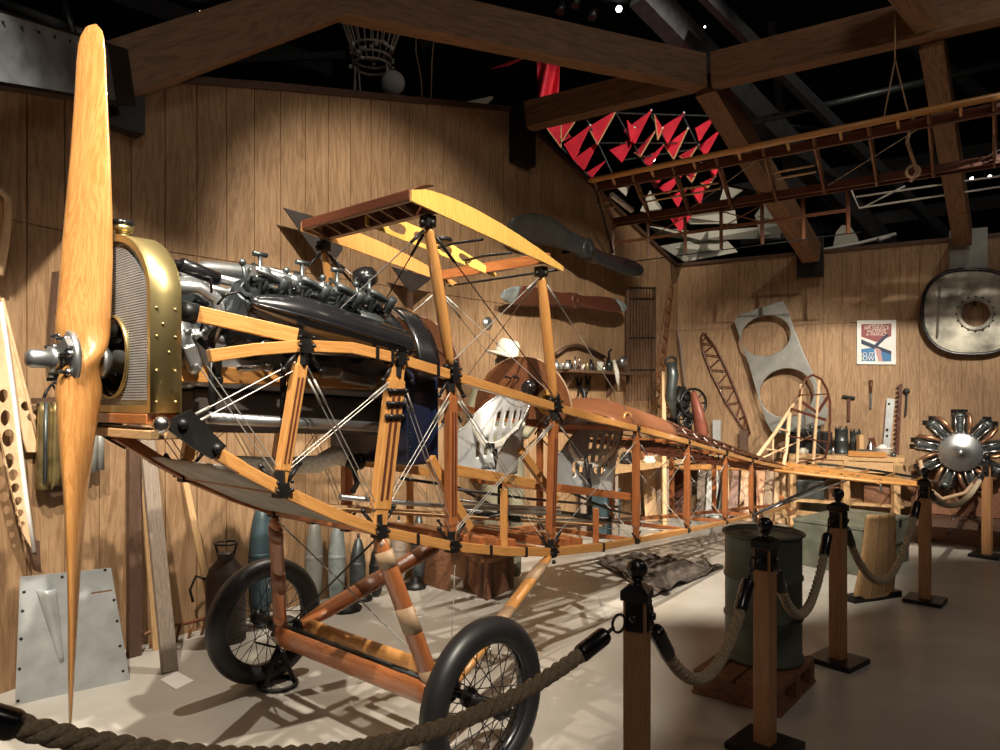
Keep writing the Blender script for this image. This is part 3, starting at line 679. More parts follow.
def rib_out(v, ta, tb, hgt=.085):
    n = 14; up = []; lo = []
    for i in range(n+1):
        k = i/n; t = ta+(tb-ta)*k; th = hgt*(1.9*math.sqrt(k+.012)-1.25*k-.62*k*k*1.0)+.012
        up.append(A(t, v, zf(t)+.02+max(.008, th)*.95)); lo.append(A(t, v, zf(t)+.012-.0+.0*k))
    return up+lo[::-1]
ta, tb = fn_[0]-.14, rn_[0]+.13
for v, mt in ((.42, SPRY), (-.37, SPR)):
    MB().prism(rib_out(v, ta, tb, .13), av*.012).build('end_rib', mt, air)
v = .0; ra0, ra1 = ta+.1, tb-.06; holes = []
def rh_(k): return .01+max(.008, .125*(1.9*math.sqrt(k+.012)-1.25*k-.62*k*k)+.012)*.95
for k0, k1 in ((.14, .27), (.32, .45), (.50, .62), (.67, .78)):
    a_h = []
    for j in range(14):
        cs_ = math.cos(2*PI*j/14); kk_ = (k0+k1)/2+math.copysign(abs(cs_)**.6, cs_)*(k1-k0)/2; t = ra0+(ra1-ra0)*kk_; hh = rh_(kk_)
        a_h.append(A(t, v, zf(t)+.012+hh*.5+math.sin(2*PI*j/14)*hh*.27))
    holes.append(a_h)
MB().prism(rib_out(v, ra0, ra1, .125), av*.01, holes).build('centre_rib', SPRY, air)
for (t, h_, w_, mt, nm) in ((fn_[0], .07, .04, MAH, 'front_spar'), (rn_[0], .055, .035, ASH, 'rear_spar')):
    MB().beam(A(t, -.385, zf(t)+.045), A(t, .43, zf(t)+.045), w_, h_).build(nm, mt, air, bevel=.003)
MB().beam(A(ta+.01, -.36, zf(ta)+.04), A(ta+.01, .42, zf(ta)+.04), .03, .05).build('leading_edge', MAH, air, bevel=.008)
for v in (-.32, -.2, -.1, .1, .2, .31):
    MB().beam(A(ta, v, zf(ta)+.035), A(fn_[0]-.02, v, zf(fn_[0])+.02), .012, .02).build('nose_rib', PLY, air)
m = MB(); m.grid(lambda u, w_: A(ta+(fn_[0]-ta)*u, -.36+.78*w_, zf(ta)+.055+.055*math.sin(u*PI/2)), 4, 4); m.build('nose_skin', MAH, air, solid_=.004)
MB().rod(A(tb-.02, -.4, zf(tb)+.02), A(tb-.02, .42, zf(tb)+.02), .007).build('trailing_edge', BLKM, air)
t = fn_[0]+.34; m = MB(); m.lathe(A(t, .12, zf(t)+.03), [(.05, 0), (.055, .01), (.05, .02), (0, .02)], (0, 0, 1), 16, ); m.build('filler_disc', BLKM, air)
for dt, k in ((.40, 0), (.62, 1)):
    t = fn_[0]+dt; MB().tube([A(t, -.02, zf(t)+.03), A(t+.02, .12, zf(t)+.045), A(t, .34, zf(t)+.03)], .007, 6).build('pipe', BLKM, air)
def awire(p, q, r=.003): MB().rod(p, q, r, n=5).rod(q+(p-q)*.05, q+(p-q)*.18, r*2.4, n=6).build('cabane_wire', BLKM if r > .0029 else WIRE, air)
for s in (1, -1):
    tb3, tb4 = st[2], TR(554, 408)[0]
    awire(A(tb4, s*.38, topz(tb4)+.06), A(fn_[0], s*.38, fn_[1]-.04)); awire(A(tb3, s*.38, topz(tb3)+.06), A(rn_[0], s*.38, rn_[1]-.04), .0025)
    awire(A(tb3, -s*.38, topz(tb3)+.06), A(fn_[0], s*.38, fn_[1]-.04)); awire(A(tb4, -s*.38, topz(tb4)+.06), A(rn_[0], s*.38, rn_[1]-.04), .0025)
    awire(A(-.40, s*.30, 1.80), A(fn_[0], s*.38, fn_[1]-.04)); awire(A(tb4+.9, s*.37, topz(tb4+.9)+.02), A(rn_[0], s*.38, rn_[1]-.04), .0025)
# ---------------------------------------------------------------- undercarriage
WR_ = .33; vax = .783
for s in (1, -1):
    hubc = A(0, s*vax, WR_)
    m = MB(); m.tube(circ(hubc, WR_-.052, av, 56), .052, 14, closed=True); ty = m.build('tyre', RUB, air)
    m = MB(); m.lathe(hubc, [(.232, -.03), (.245, -.028), (.245, .028), (.232, .03), (.226, .0), (.232, -.03)], av, 48); rm = m.build('wheel_rim', BLK, ty)
    m = MB()
    for i in range(36):
        a = 2*PI*i/36; d = 1 if i % 2 else -1; a2 = a+(.9 if i % 4 < 2 else -.9)
        X = at_; p = hubc+X*math.cos(a2)*.035+Z3*math.sin(a2)*.035+av*d*.075; q = hubc+X*math.cos(a)*.23+Z3*math.sin(a)*.23
        m.rod(p, q, .0022, n=5)
    m.build('spokes', BLKM, ty)
    m = MB(); m.lathe(hubc, [(.016, -.10), (.04, -.095), (.04, -.07), (.024, -.065), (.024, .065), (.04, .07), (.04, .095), (.02, .10), (.02, .125), (0, .127)], av, 18); m.build('wheel_hub', BLKM, ty)
    MB().rod(hubc+av*.03+Z3*.225, hubc+av*.03+Z3*.16, .004).build('valve_stem', STEEL, ty)
    # struts, wrapped
    lo = A(0, s*.56, .33)
    for k, (t, off) in enumerate(((st[1], -.05), (st[3], .06))):
        p = A(t, s*.375, botz(t)-.02); q = lo+at_*off; y = q-p
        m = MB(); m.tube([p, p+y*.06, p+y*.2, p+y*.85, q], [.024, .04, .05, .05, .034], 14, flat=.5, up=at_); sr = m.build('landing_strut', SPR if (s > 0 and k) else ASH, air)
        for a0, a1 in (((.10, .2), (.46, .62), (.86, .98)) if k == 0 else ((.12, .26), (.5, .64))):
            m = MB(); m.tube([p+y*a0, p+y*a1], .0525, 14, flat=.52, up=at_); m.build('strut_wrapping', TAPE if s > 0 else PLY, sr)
        m = MB(); m.tube([p-y*.0, p+y*.1], [.024, .04], 12, flat=.5, up=at_).ball(p+av*s*.03+Z3*-.03, .012, 8); m.build('strut_socket', BLKM if k else GPAINT, sr)
    m = MB(); m.tube([lo-at_*.10+Z3*.02, lo-at_*.03+Z3*.06, lo+at_*.09+Z3*.0, lo+at_*.0-Z3*.06, lo-at_*.10+Z3*.0], .012, 8)
    for k in range(6): m.tube(circ(lo+av*(k-3)*.014, .055, av, 12), .009, 6, closed=True)
    m.build('bungee_cord', BLKM, air)
p, q = A(0, -vax-.02, WR_), A(0, vax+.02, WR_); MB().rod(p, q, .019, n=10).build('axle', BLKM, air)
for dt in (-.085, .085):
    m = MB(); m.tube([A(dt, -.57, .325), A(dt, -.5, .325), A(dt, .5, .325), A(dt, .57, .325)], [.03, .05, .05, .03], 12, flat=.32, up=at_); sp = m.build('spreader_bar', ASH if dt < 0 else SPR, air)
    if dt < 0:
        MB().beam(A(dt-.004, -.5, .351-.012), A(dt-.004, .5, .351-.012), .004, .006).build('bead', SPRY, sp)
wa = A(st[1], .36, botz(st[1])-.04); wb = A(0, -.55, .36); MB().rod(wa, wb, .0045, n=6).build('cross_wire', BLKM, air)
wa2 = A(st[1], -.36, botz(st[1])-.04); wb2 = A(0, .55, .36); MB().rod(wa2, wb2, .0035, n=6).build('cross_wire', WIRE, air)
wa3 = A(st[2]+.05, .36, botz(st[2])-.02); MB().rod(wa3, A(.15, .45, .33), .0022, n=5).build('cross_wire', WIRE, air)
# far-side rear strut continues behind as long streamlined member
# ---------------------------------------------------------------- tail
sp0 = A(tail_t, 0, botz(tail_t)-.02); fin_top = AT(800, 401, 0); ft = (fin_top-O).dot(at_)
tp = tz(792, 407, 0); 
fin = MB().tube([AT(757, 457, 0), AT(775, 433, 0), AT(791, 408, 0), AT(799, 397, 0)], .020, 8).build('fin_leading_edge', RIBW, air)
MB().tube([AT(790, 409, 0), AT(787, 445, 0), AT(784, 463, 0), AT(783, 506, 0)], .022, 8).build('fin_post', RIBW, air)
for a, b_ in (((773, 436), (773, 462)), ((765, 449), (788, 452)), ((778, 428), (789, 432)), ((758, 460), (815, 434))): MB().rod(AT(*a, 0), AT(*b_, 0), .010, n=6).build('fin_rib', RIBW, air)
RA = .58   # rudder swung to one side
rh = AT(787, 440, 0); rd = (at_*math.cos(RA)+av*math.sin(RA)).normalized()
def RP(px, py): return hit(px, py, rh, rd.cross(Z3).normalized())
m = MB(); m.tube([RP(*p) for p in ((799, 397), (801, 387), (806, 378), (813, 375), (821, 379), (827, 389), (830, 402), (830, 420), (829, 440), (825, 458))], .013, 8); m.build('rudder_bow', MAH, air)
for a, b_ in (((801, 384), (797, 465)), ((819, 380), (813, 466)), ((791, 409), (826, 420)), ((799, 395), (829, 394)), ((788, 436), (828, 442)), ((802, 402), (816, 412)), ((797, 463), (826, 458)), ((818, 412), (829, 395))):
    MB().beam(RP(*a), RP(*b_), .014, .03, rd).build('rudder_rib', RIBW if a[1] < 390 else MAH, air)
for a, b_ in (((819, 385), (796, 440)), ((812, 440), (835, 458)), ((796, 412), (818, 450))): MB().rod(RP(*a), RP(*b_), .003, n=5).build('rudder_wire', WIRE, air)
# tailplane
for s in (1, -1):
    zt_ = .80
    zz = lambda v: zt_-.09*v
    tt0 = 5.15
    ol = [(tt0, .05), (tt0+.05, .3), (tt0+.25, .9), (tt0+.48, 1.25), (tt0+.62, 1.33)]
    hinge = [(tt0+.62, 0), (tt0+.62, 1.33)]; tel = [(tt0+.62, 1.33), (tt0+.95, 1.36), (tt0+1.15, 1.2), (tt0+1.25, .8), (tt0+1.2, .3), (tt0+1.0, .12)]
    P_ = lambda q: A(q[0], s*q[1], zz(q[1]))
    MB().tube([P_(q) for q in ol], .016, 8).build('tailplane_leading_edge', SPR, air)
    MB().beam(P_(hinge[0]), P_(hinge[1]), .04, .05).build('tailplane_spar', SPR, air, bevel=.003)
    MB().tube([P_(q) for q in tel], .013, 8).build('elevator_edge', BLKM, air)
    for v in (.2, .45, .7, .95, 1.2):
        t_a = lerp([(q[1], q[0]) for q in ol], v); MB().beam(P_((t_a, v)), P_((tt0+.62, v)), .014, .035).build('tailplane_rib', SPR, air)
        MB().beam(P_((tt0+.62, v)), P_((tt0+1.18, v)), .012, .03).build('elevator_rib', SPR, air)
    MB().beam(P_((tt0+.3, 0.05)), P_((tt0+.3, 1.0)), .03, .035).build('tailplane_spar', SPR, air, bevel=.003)
    b0 = A(st[7]+.05, s*hw(st[7]), botz(st[7]))
    MB().rod(b0, P_((tt0+.45, .62)), .014, n=8).build('tail_brace', BLKM, air); MB().rod(b0+at_*.2, P_((tt0+.62, .75)), .011, n=8).build('tail_brace', ALU, air)
    c = P_((tt0+.55, .95)); MB().tube([c, c-Z3*.10, c-Z3*.12+at_*.05], .012, 8).build('control_horn', ALU, air)
# tail skid and its trestle
MB().tube([A(tail_t-.35, 0, botz(tail_t-.35)+.1), A(tail_t-.05, 0, botz(tail_t)-.12), A(tail_t+.12, 0, .26)], [.02, .025, .018], 8).build('tail_skid', ASH, air)
tt_x = thing('trestle', A(tail_t+.15, 0, 0), 'low wooden trestle under the tail of the aeroplane', 'trestle')
cc = A(tail_t+.15, 0, 0)
MB().beam(cc+av*-.3+Z3*.23, cc+av*.3+Z3*.23, .06, .05).build('top_bar', PALE, tt_x)
for a in (-.26, .26):
    for b_ in (-.12, .12): MB().beam(cc+av*a*1.1+at_*b_, cc+av*a+Z3*.22, .03, .04).build('leg', PALE, tt_x)
# ---------------------------------------------------------------- axle stand by the far wheel
c = FL(278, 686)
js = thing('axle_stand', c, 'small black iron axle stand beside the far wheel', 'stand')
m = MB(); m.tube(circ(c+Z3*.012, .095, Z3, 28), .012, 8, closed=True); m.build('base_ring', BLKM, js)
for a in (0, 2.1, 4.2): MB().tube([c+V((math.cos(a)*.09, math.sin(a)*.09, .015)), c+V((math.cos(a)*.03, math.sin(a)*.03, .16)), c+Z3*.19], [.012, .014, .016], 8).build('leg', BLKM, js)
MB().rod(c+Z3*.15, c+Z3*.27, .012, n=8).box(c+Z3*.275, (.06, .03, .015), .8).rod(c+Z3*.2, c+Z3*.2+V((-.12, 0, .03)), .006).build('screw', BLKM, js)
# ---------------------------------------------------------------- rope barrier
posts = []
def stanchion(px, ytop, ang, label, Y=None):
    Y = Y or (CAMZ-1.0)*F/(ytop-HY); X = (px-500)/F*Y; p = V((X, Y, 0))
    r = thing('rope_stanchion', p, label, 'stanchion', 'wooden stanchions of the rope barrier')
    MB().box(p+Z3*.015, (.25, .25, .03), ang).build('base_plate', BLKM, r, bevel=.004)
    MB().box(p+Z3*.45, (.074, .074, .85), ang).build('post', POSTW, r, bevel=.004)
    m = MB(); m.box(p+Z3*.885, (.088, .088, .03), ang); 
    co_, si = math.cos(ang), math.sin(ang); q = lambda x, y, z: p+V((x*co_-y*si, x*si+y*co_, z))
    m.add([q(*v) for v in ((-.044, -.044, .9), (.044, -.044, .9), (.044, .044, .9), (-.044, .044, .9), (-.02, -.02, .918), (.02, -.02, .918), (.02, .02, .918), (-.02, .02, .918))], [(0, 1, 5, 4), (1, 2, 6, 5), (2, 3, 7, 6), (3, 0, 4, 7), (4, 5, 6, 7)])
    m.lathe(p+Z3*.912, [(.026, 0), (.016, .008), (.016, .018), (.026, .022), (.016, .028)], (0, 0, 1), 16).ball(p+Z3*.966, .034, 18)
    m.build('finial', BLK, r)
    for sx in (0, 1):
        d = V((-si, co_, 0))*-1 if sx == 0 else V((co_, si, 0)); c = p+d*.039+Z3*.82; n = d
        pl = MB().box(c, (.055, .008, .09) if sx == 0 else (.008, .055, .09), ang).build('ring_plate', BLKM, r, bevel=.002)
        MB().lathe(c, [(.012, 0), (.012, .02), (0, .022)], n, 10).build('eye', BLK, pl)
    posts.append((p, ang)); return r
stanchion(637, 558, math.radians(-24), 'nearest wooden rope stanchion, cut off by the bottom of the picture')
stanchion(765, 517, math.radians(-45), 'wooden rope stanchion standing in front of the green oil drum')
stanchion(838, 488, math.radians(-52), 'wooden rope stanchion between the oil drum and the curved pale panel')
stanchion(925, 467.5, math.radians(-42), 'wooden rope stanchion in front of the green crate, right of the curved panel')
stanchion(987, 0, math.radians(-50), 'farthest wooden rope stanchion, in front of the radial engine', Y=1.51*F/158)
def rope(p, q, sag, label, n=60, rr=.0125, off=.0115, hang0=None):
    """three laid strands with black end sleeves and rings"""
    P, Q = V(p), V(q); r = thing('barrier_rope', ((P+Q)/2).xy.to_3d()+Z3*(min(P.z, Q.z)-sag), label, 'rope', 'ropes of the barrier')
    pt = lambda u: P+(Q-P)*u-Z3*(sag*4*u*(1-u))
    L_ = sum((pt((i+1)/40)-pt(i/40)).length for i in range(40)); u0 = .12/L_+.045/L_; u1 = 1-u0
    N = int(max(60, L_/.011)); m = MB()
    for k in range(3):
        pts = []
        for i in range(N+1):
            u = u0*.8+(u1-u0*.8+u0*.0)*i/N*1.0; u = u0*.8+(1-1.6*u0)*i/N; c = pt(u); d = (pt(min(1, u+.002))-pt(u-.002)).normalized(); x, y = MB().frame(d); a = 2*PI*k/3+L_*u/.105*2*PI
            pts.append(c+x*math.cos(a)*off+y*math.sin(a)*off)
        m.tube(pts, rr, 8)
    m.build('laid_rope', ROPE, r)
    for e, s in ((0, 1), (1, -1)):
        a = pt(abs(e-.05/L_)); b = pt(abs(e-u0)); c = pt(e); d = (b-a).normalized()
        sv = MB().lathe(a, [(.008, -.004), (.024, 0), (.028, .012), (.028, (b-a).length-.01), (.025, (b-a).length)], d, 18).build('end_sleeve', BLK, r)
        MB().rod(a, c+d*.012, .006).build('hook_shank', BLK, sv)
        x, y = MB().frame(d); m = MB(); m.tube([c+d*(-.012)+d*math.cos(t)*.028+y*math.sin(t)*.028 for t in [2*PI*i/20 for i in range(20)]], .0045, 8, closed=True); m.build('ring', BLK, sv)
    return r
def anc(i, side):
    p, ang = posts[i]; co_, si = math.cos(ang), math.sin(ang)
    d = V((si, -co_, 0)) if side == 0 else V((co_, si, 0)); return p+d*.085+Z3*.815
def ancL(i): p, a = posts[i]; return p+V((-.075, -.05, .80))
def ancR(i): p, a = posts[i]; return p+V((.05, .045, .80))
rope(W(-95, 694, 1.18), ancL(0), .235, 'thick rope sweeping across the foreground in front of the near wheel')
rope(ancR(0), ancL(1), .33, 'rope sagging between the nearest stanchion and the one before the oil drum')
rope(ancR(1), ancL(2), .36, 'rope sagging to the right of the oil drum')
rope(ancR(2), ancL(3), .48, 'rope sagging in front of the curved pale panel and green crate')
rope(ancR(3), ancL(4), .18, 'farthest rope, hanging in front of the radial engine')
# ---------------------------------------------------------------- oil drum on its pallet
dc = hit(763, 531, V((0, 0, .80)), Z3); 
dz = .125; dc.z = dz; R_ = .235*dc.y/4.3
drum = thing('oil_drum', dc, 'tall olive green steel drum with rusty lid standing on a low pallet', 'drum')
H_ = .80-dz
R_ = 38.5/F*dc.y
MB().lathe(dc, [(R_-.01, 0), (R_, .01), (R_, .02), (R_-.012, .03), (R_-.012, H_*.32), (R_-.004, H_*.335), (R_-.004, H_*.35), (R_-.012, H_*.365), (R_-.012, H_*.63), (R_-.004, H_*.645), (R_-.004, H_*.66), (R_-.012, H_*.675), (R_-.012, H_-.02), (R_-.006, H_-.015)], (0, 0, 1), 56).build('drum_body', GREEN, drum)
m = MB(); m.tube(circ(dc+Z3*(H_-.006), R_-.004, Z3, 56), .009, 8, closed=True); m.build('rim', GREEN, drum)
LID = solid('rusty lid', (.22, .15, .11), .5, .4, noise=.45, scale=6)
l_ = MB().lathe(dc+Z3*(H_-.022), [(R_-.008, 0), (0, .001)], (0, 0, 1), 40).build('drum_lid', LID, drum)
MB().lathe(dc+Z3*(H_-.02)+V((-.08, .05, 0)), [(.03, 0), (.03, .012), (.02, .014), (0, .014)], (0, 0, 1), 16).build('bung', LID, l_)
pal = thing('pallet', V((1.335, 3.665, 0)), 'small dark wooden pallet under the oil drum', 'pallet', rz=math.radians(50))
pal.location = (1.335, 3.665, 0)
for x in (-.235, 0, .235): MB().box((x, 0, .05), (.07, .44, .10)).build('runner', CRATEW, pal, bevel=.003)
for i in range(4): MB().box((0, -.165+.11*i, .1125), (.56, .10, .024)).build('deck_board', CRATEW, pal, bevel=.002)
for y in (-.18, .18): MB().box((0, y, .008), (.56, .09, .014)).build('bottom_board', CRATEW, pal, bevel=.002)
# ---------------------------------------------------------------- curved pale panel with dark foot
pf = FL(865, 600); ua = math.radians(22); uu = V((math.cos(ua), math.sin(ua), 0)); vv = V((-uu.y, uu.x, 0))
cp = thing('curved_panel', pf, 'curved pale plywood panel standing upright on a dark base, behind the barrier rope', 'panel')
m = MB()
def cpf(u, w_):
    z = .03+.66*w_; x = -.14+(.40-.13*w_)*u; y = .06*math.sin(w_*PI*.9)+.10*w_**3+.03*math.sin(u*PI)
    return pf+uu*x+vv*(-y-.02)+Z3*(z-.05*max(0, w_-.85)*3)
m.grid(cpf, 12, 20).build('ply_skin', PALE, cp, solid_=.025)
m = MB()
for u in (.3, .62): m.tube([cpf(u, w_/16)-vv*.014 for w_ in range(17)], .005, 5)
m.build('seam', TAPE, cp)
MB().beam(pf-uu*.16+Z3*.025, pf+uu*.33+Z3*.025, .10, .05).build('base_block', BLKM, cp, bevel=.004)
# green crate
def crate(name, corners, h, mat, label, cat, lidm=None, extra=True, group=None):
    c = sum(corners, V((0, 0, 0)))/4; o = thing(name, c, label, cat, group)
    m = MB(); m.prism([p for p in corners], Z3*(h-.03)); m.build('body', mat, o, bevel=.004)
    e = [(p-c)*1.015+c for p in corners]; m = MB(); m.prism([p+Z3*(h-.028) for p in e], Z3*.03); l = m.build('lid', lidm or mat, o, bevel=.004)
    if extra:
        for k in (0, 1):
            a, b = corners[k], corners[k+1]; n = ((b-a).cross(Z3)).normalized()
            if n.dot(c-a) > 0: n = -n
            for f in (.22, .78):
                p = a+(b-a)*f+n*.006; MB().beam(p+Z3*h*.82, p+Z3*h*.98, .04, .008, n).build('latch', BLKM, o)
            MB().beam(a+(b-a)*.04+n*.008+Z3*h*.5, b+(a-b)*.04+n*.008+Z3*h*.5, .014, .03).build('batten', mat, o)
    return o
g1 = FL(860, 574); g2 = FL(920, 563); dgr = (g2-g1).normalized(); 
q0 = FL(863, 577); q1 = FL(917, 558); e_ = (q1-q0).normalized(); nn_ = V((-e_.y, e_.x, 0))
crate('green_crate', [q0, q0+e_*.95, q0+e_*.95+nn_*.62, q0+nn_*.62], .42, GREEN2, 'large faded green wooden crate on the floor behind the curved panel', 'crate')
q0 = FL(800, 519); 
crate('green_box', [q0, FL(833, 523), FL(833, 523)+V((.1, .45, 0)), q0+V((.1, .45, 0))], .22, GREEN2, 'low green box on the pale floor below the tail of the aeroplane', 'box', extra=False)
# brown leather box with tool on top, under the fuselage
q = [FL(463, 588), FL(487, 601), FL(514, 588), FL(490, 577)]
bx = crate('travel_box', q, .27, CRATEW, 'small brown box on the floor under the middle of the fuselage', 'box', extra=False)
for k in (0, 1):
    for f in (.2, .8):
        a, b = q[k], q[(k+1) % 4]; n = (b-a).cross(Z3).normalized(); c = sum(q, V((0, 0, 0)))/4
        if n.dot(c-a) > 0: n = -n
        MB().beam(a+(b-a)*f+n*.004, a+(b-a)*f+n*.004+Z3*.27, .035, .006, n).build('strap', DKW, bx)
bt = sum(q, V((0, 0, 0)))/4+Z3*.272
m = MB(); m.tube([bt+V((-.12, -.02, .05)), bt+V((0, 0, .055)), bt+V((.12, .02, .045)), bt+V((.24, .06, .05))], [.045, .05, .04, .012], 12, flat=.9); m.tube([bt+V((-.02, .06, .04)), bt+V((.16, .10, .045)), bt+V((.30, .14, .05))], [.035, .04, .012], 10)
tag(m.build('leather_pouch', OLIVE), 'dark crumpled leather pouch lying on the small brown box', 'pouch')
# brown chests behind
for i, (a, b, h, lab) in enumerate((((424, 583), (451, 592), .34, 'dark brown chest on the floor against the left wall behind the undercarriage'), ((457, 575), (477, 582), .30, 'brown wooden box behind the small brown box, partly hidden by the fuselage'))):
    q0, q1 = FL(*a), FL(*b); e = q1-q0; n = -nL*.17
    crate('wooden_chest', [q0, q1, q1+n, q0+n], h, CRATEW, lab, 'box', extra=False)
# blue grey bin
q0 = FL(594, 541); b_ = MB(); c = FL(606, 537)
m = MB(); m.add([c+V((x, y, z)) for x, y, z in ((-.13, -.13, 0), (.13, -.1, 0), (.13, .15, 0), (-.13, .12, 0), (-.18, -.16, .5), (.14, -.13, .55), (.14, .18, .5), (-.18, .15, .5))], [(3, 2, 1, 0), (0, 1, 5, 4), (1, 2, 6, 5), (2, 3, 7, 6), (3, 0, 4, 7), (4, 5, 6, 7)])
tag(m.build('metal_bin', TEAL, bevel=.008), 'blue-grey metal bin on the floor seen through the rear cockpit bay', 'bin')
# tarpaulin / crumpled netting on the floor
def tp(u, w_):
    a, b, c, d = FL(594, 562), FL(640, 556), FL(724, 569), FL(655, 598); p = (a*(1-u)+b*u)*(1-w_)+(d*(1-u)+c*u)*w_
    return p+Z3*(.012+.022*abs(math.sin(u*17+w_*9)+math.sin(w_*23-u*7)))
TARP = solid('dark crumpled tarpaulin', (.085, .07, .06), .75, noise=.6, scale=14)
tag(MB().grid(tp, 40, 40).build('tarpaulin', TARP, solid_=.004), 'dark crumpled tarpaulin spread on the floor behind the nearest stanchion', 'tarpaulin')
# ---------------------------------------------------------------- left side wall
def pr(w, pts, off, th, holes=None): 
    return MB().prism([ON(w, x, y, off) for x, y in pts], w[2]*th, [[ON(w, x, y, off) for x, y in h] for h in holes] if holes else None)
def ell(cx, cy, rx, ry, n=14, rot=0): return [(cx+math.cos(a)*rx*math.cos(rot)-math.sin(a)*ry*math.sin(rot), cy+math.cos(a)*rx*math.sin(rot)+math.sin(a)*ry*math.cos(rot)) for a in [2*PI*i/n for i in range(n)]]
h = [ell(2, 373, 4, 7), ell(2, 396, 5, 7), ell(4, 418, 5, 8), ell(7, 438, 6.5, 9), ell(8, 461, 5, 8), ell(12, 475, 5, 6), ell(14, 488, 4.5, 5), ell(17, 501, 4, 4.5), ell(19, 513, 3.5, 4), ell(21, 524, 2.6, 3)]
h[0] = ell(3.5, 373, 3.2, 6)
rb = thing('wing_rib', ON(WS, 12, 540, .1), 'tall pale wooden wing rib with a row of round holes at the left edge', 'wing rib')
pr(WS, [(-12, 300), (0, 305), (6, 340), (14, 400), (26, 500), (33, 548), (30, 548), (22, 534), (8, 480), (-2, 430), (-12, 390)], .14, .012, h[1:]).build('web', RIBW, rb)
m = MB(); m.tube([ON(WS, x, y, .15) for x, y in ((0, 302), (6, 340), (14, 400), (26, 500), (34, 552))], .012, 6); m.build('cap_strip', WHITE, rb)
m = MB(); m.prism([ON(WS, x, y, .12) for x, y in ((24, 540), (36, 540), (38, 572), (33, 570))], nS*.03); x = m.build('tip', DKW, rb); x['label'] = 'dark wooden rib tip'
rb = thing('wing_rib', ON(WS, 30, 460, .05), 'second pale wing rib behind the first, with two large round openings', 'wing rib')
pr(WS, [(2, 300), (10, 340), (22, 385), (36, 440), (37, 452), (26, 452), (22, 440), (13, 400), (6, 350)], .04, .012, [ell(25, 406, 5.5, 5), ell(30, 417, 4.5, 4)]).build('web', RIBW, rb)
m = MB(); m.tube([ON(WS, x, y, .055) for x, y in ((2, 298), (14, 345), (28, 400), (37, 438))], .009, 6); m.build('cap_strip', RIBW, rb)
o = thing('rib_piece', ON(WS, 3, 262, .1), 'curved pale wooden rib nose at the left edge above the round-holed ribs', 'rib')
MB().tube([ON(WS, x, y, .1) for x, y in ((-10, 188), (0, 190), (8, 198), (8, 215), (5, 245), (0, 275))], .018, 8).build('bent_strip', RIBW, o); MB().tube([ON(WS, x, y, .07) for x, y in ((-8, 196), (2, 204), (3, 225), (0, 250), (-3, 270))], .012, 8).build('inner_strip', PALE, o)
# brown slotted board behind the propeller
o = pr(WS, [(52, 272), (66, 270), (70, 330), (68, 372), (47, 372), (47, 330)], .03, .03, [ell(57, 303, 3, 14), ell(55, 322, 3, 3)]).build('slotted_board', DKW)
tag(o, 'dark brown slotted wooden board hanging on the side wall left of the propeller hub', 'board')
# brass and tin tanks hanging
BR2 = solid('stained brass sheet', (.26, .20, .09), .4, .7, noise=.5, scale=9)
o = thing('brass_tank', ON(WS, 50, 492, .1), 'stained brass radiator half hanging by a ring on the side wall left of the propeller', 'radiator')
m = MB()
prof = [(36, .03), (38, .10), (44, .12), (48, .12), (50, .09), (54, .12), (60, .12), (66, .09), (70, .04)]
def tk2(u, w_):
    x = lerp(prof, 36+34*u)if False else lerp([(p_, q_) for p_, q_ in prof], 36+34*u); return ON(WS, 36+34*u+(w_*2-1)*-1, 402+88*w_+(-4 if u > .5 else 0)*w_, x)
m.grid(tk2, 24, 8).build('shell', BR2, o, solid_=.006)
for x in (46, 64): MB().tube([ON(WS, x, 402, .13), ON(WS, x-1, 484, .13)], .010, 8).build('rib_tube', ENG, o)
m = MB(); m.beam(ON(WS, 34, 401, .08), ON(WS, 70, 399, .08), .05, .03); m.build('top_bar', DKW, o)
m = MB(); m.tube([ON(WS, x, y, .08) for x, y in ((43, 400), (46, 392), (52, 384), (57, 392), (58, 400))], .008, 6); m.build('hanging_ring', BLKM, o)
m = MB(); m.prism([ON(WS, x, y, .05) for x, y in ((35, 486), (68, 480), (68, 492), (50, 497))], nS*.03); m.build('foot', DKW, o)
o = thing('tin_duct', ON(WL, 98, 475, .05)+nL*.1, 'narrow grey tin duct hanging on the wall just right of the lower propeller blade', 'duct')
for i, x in enumerate((86, 93, 100)): MB().tube([hit(x, 424, C1+nL*.12, nL) if False else ON(WL, 0, 0, .1)*0+ON(WS, x, 424-i, .10), ON(WS, x, 474-i*2, .10)], .022, 10).build('tin_tube', GPAINT, o)
# galvanised plate leaning
pb = [FL(15, 705), FL(130, 680)]
nPl = ((pb[1]-pb[0]).cross(Z3)).normalized(); nPl = nPl if nPl.y < 0 else -nPl
tz_ = .135; tp0 = ON(WS, 20, 577, .20); plane_n = (pb[1]-pb[0]).cross(tp0-pb[0]).normalized(); plane_n = plane_n if plane_n.y < 0 else -plane_n
PP = lambda x, y: hit(x, y, pb[0], plane_n)
sh_ = thing('sheet_metal_panel', (pb[0]+pb[1])/2, 'galvanised sheet metal panel leaning on the wall at bottom left', 'panel')
MB().prism([PP(*p) for p in ((20, 577), (111, 568), (130, 680), (15, 705))], plane_n*-.006, [[PP(*p) for p in ((91, 592.5), (112, 589.3), (112, 591.3), (91, 594.5))]]).build('sheet', ZINC, sh_)
m = MB()
def fun(u, w_):
    a = PP(36, 590)*(1-w_)+PP(60, 663)*w_; b = PP(56, 588)*(1-w_)+PP(64, 661)*w_; p = a*(1-u)+b*u; return p+plane_n*(math.sin(PI*u)*.045*(1-w_)+.002)
m.grid(fun, 10, 10).build('funnel_pressing', ZINC, sh_, solid_=.003)
m = MB()
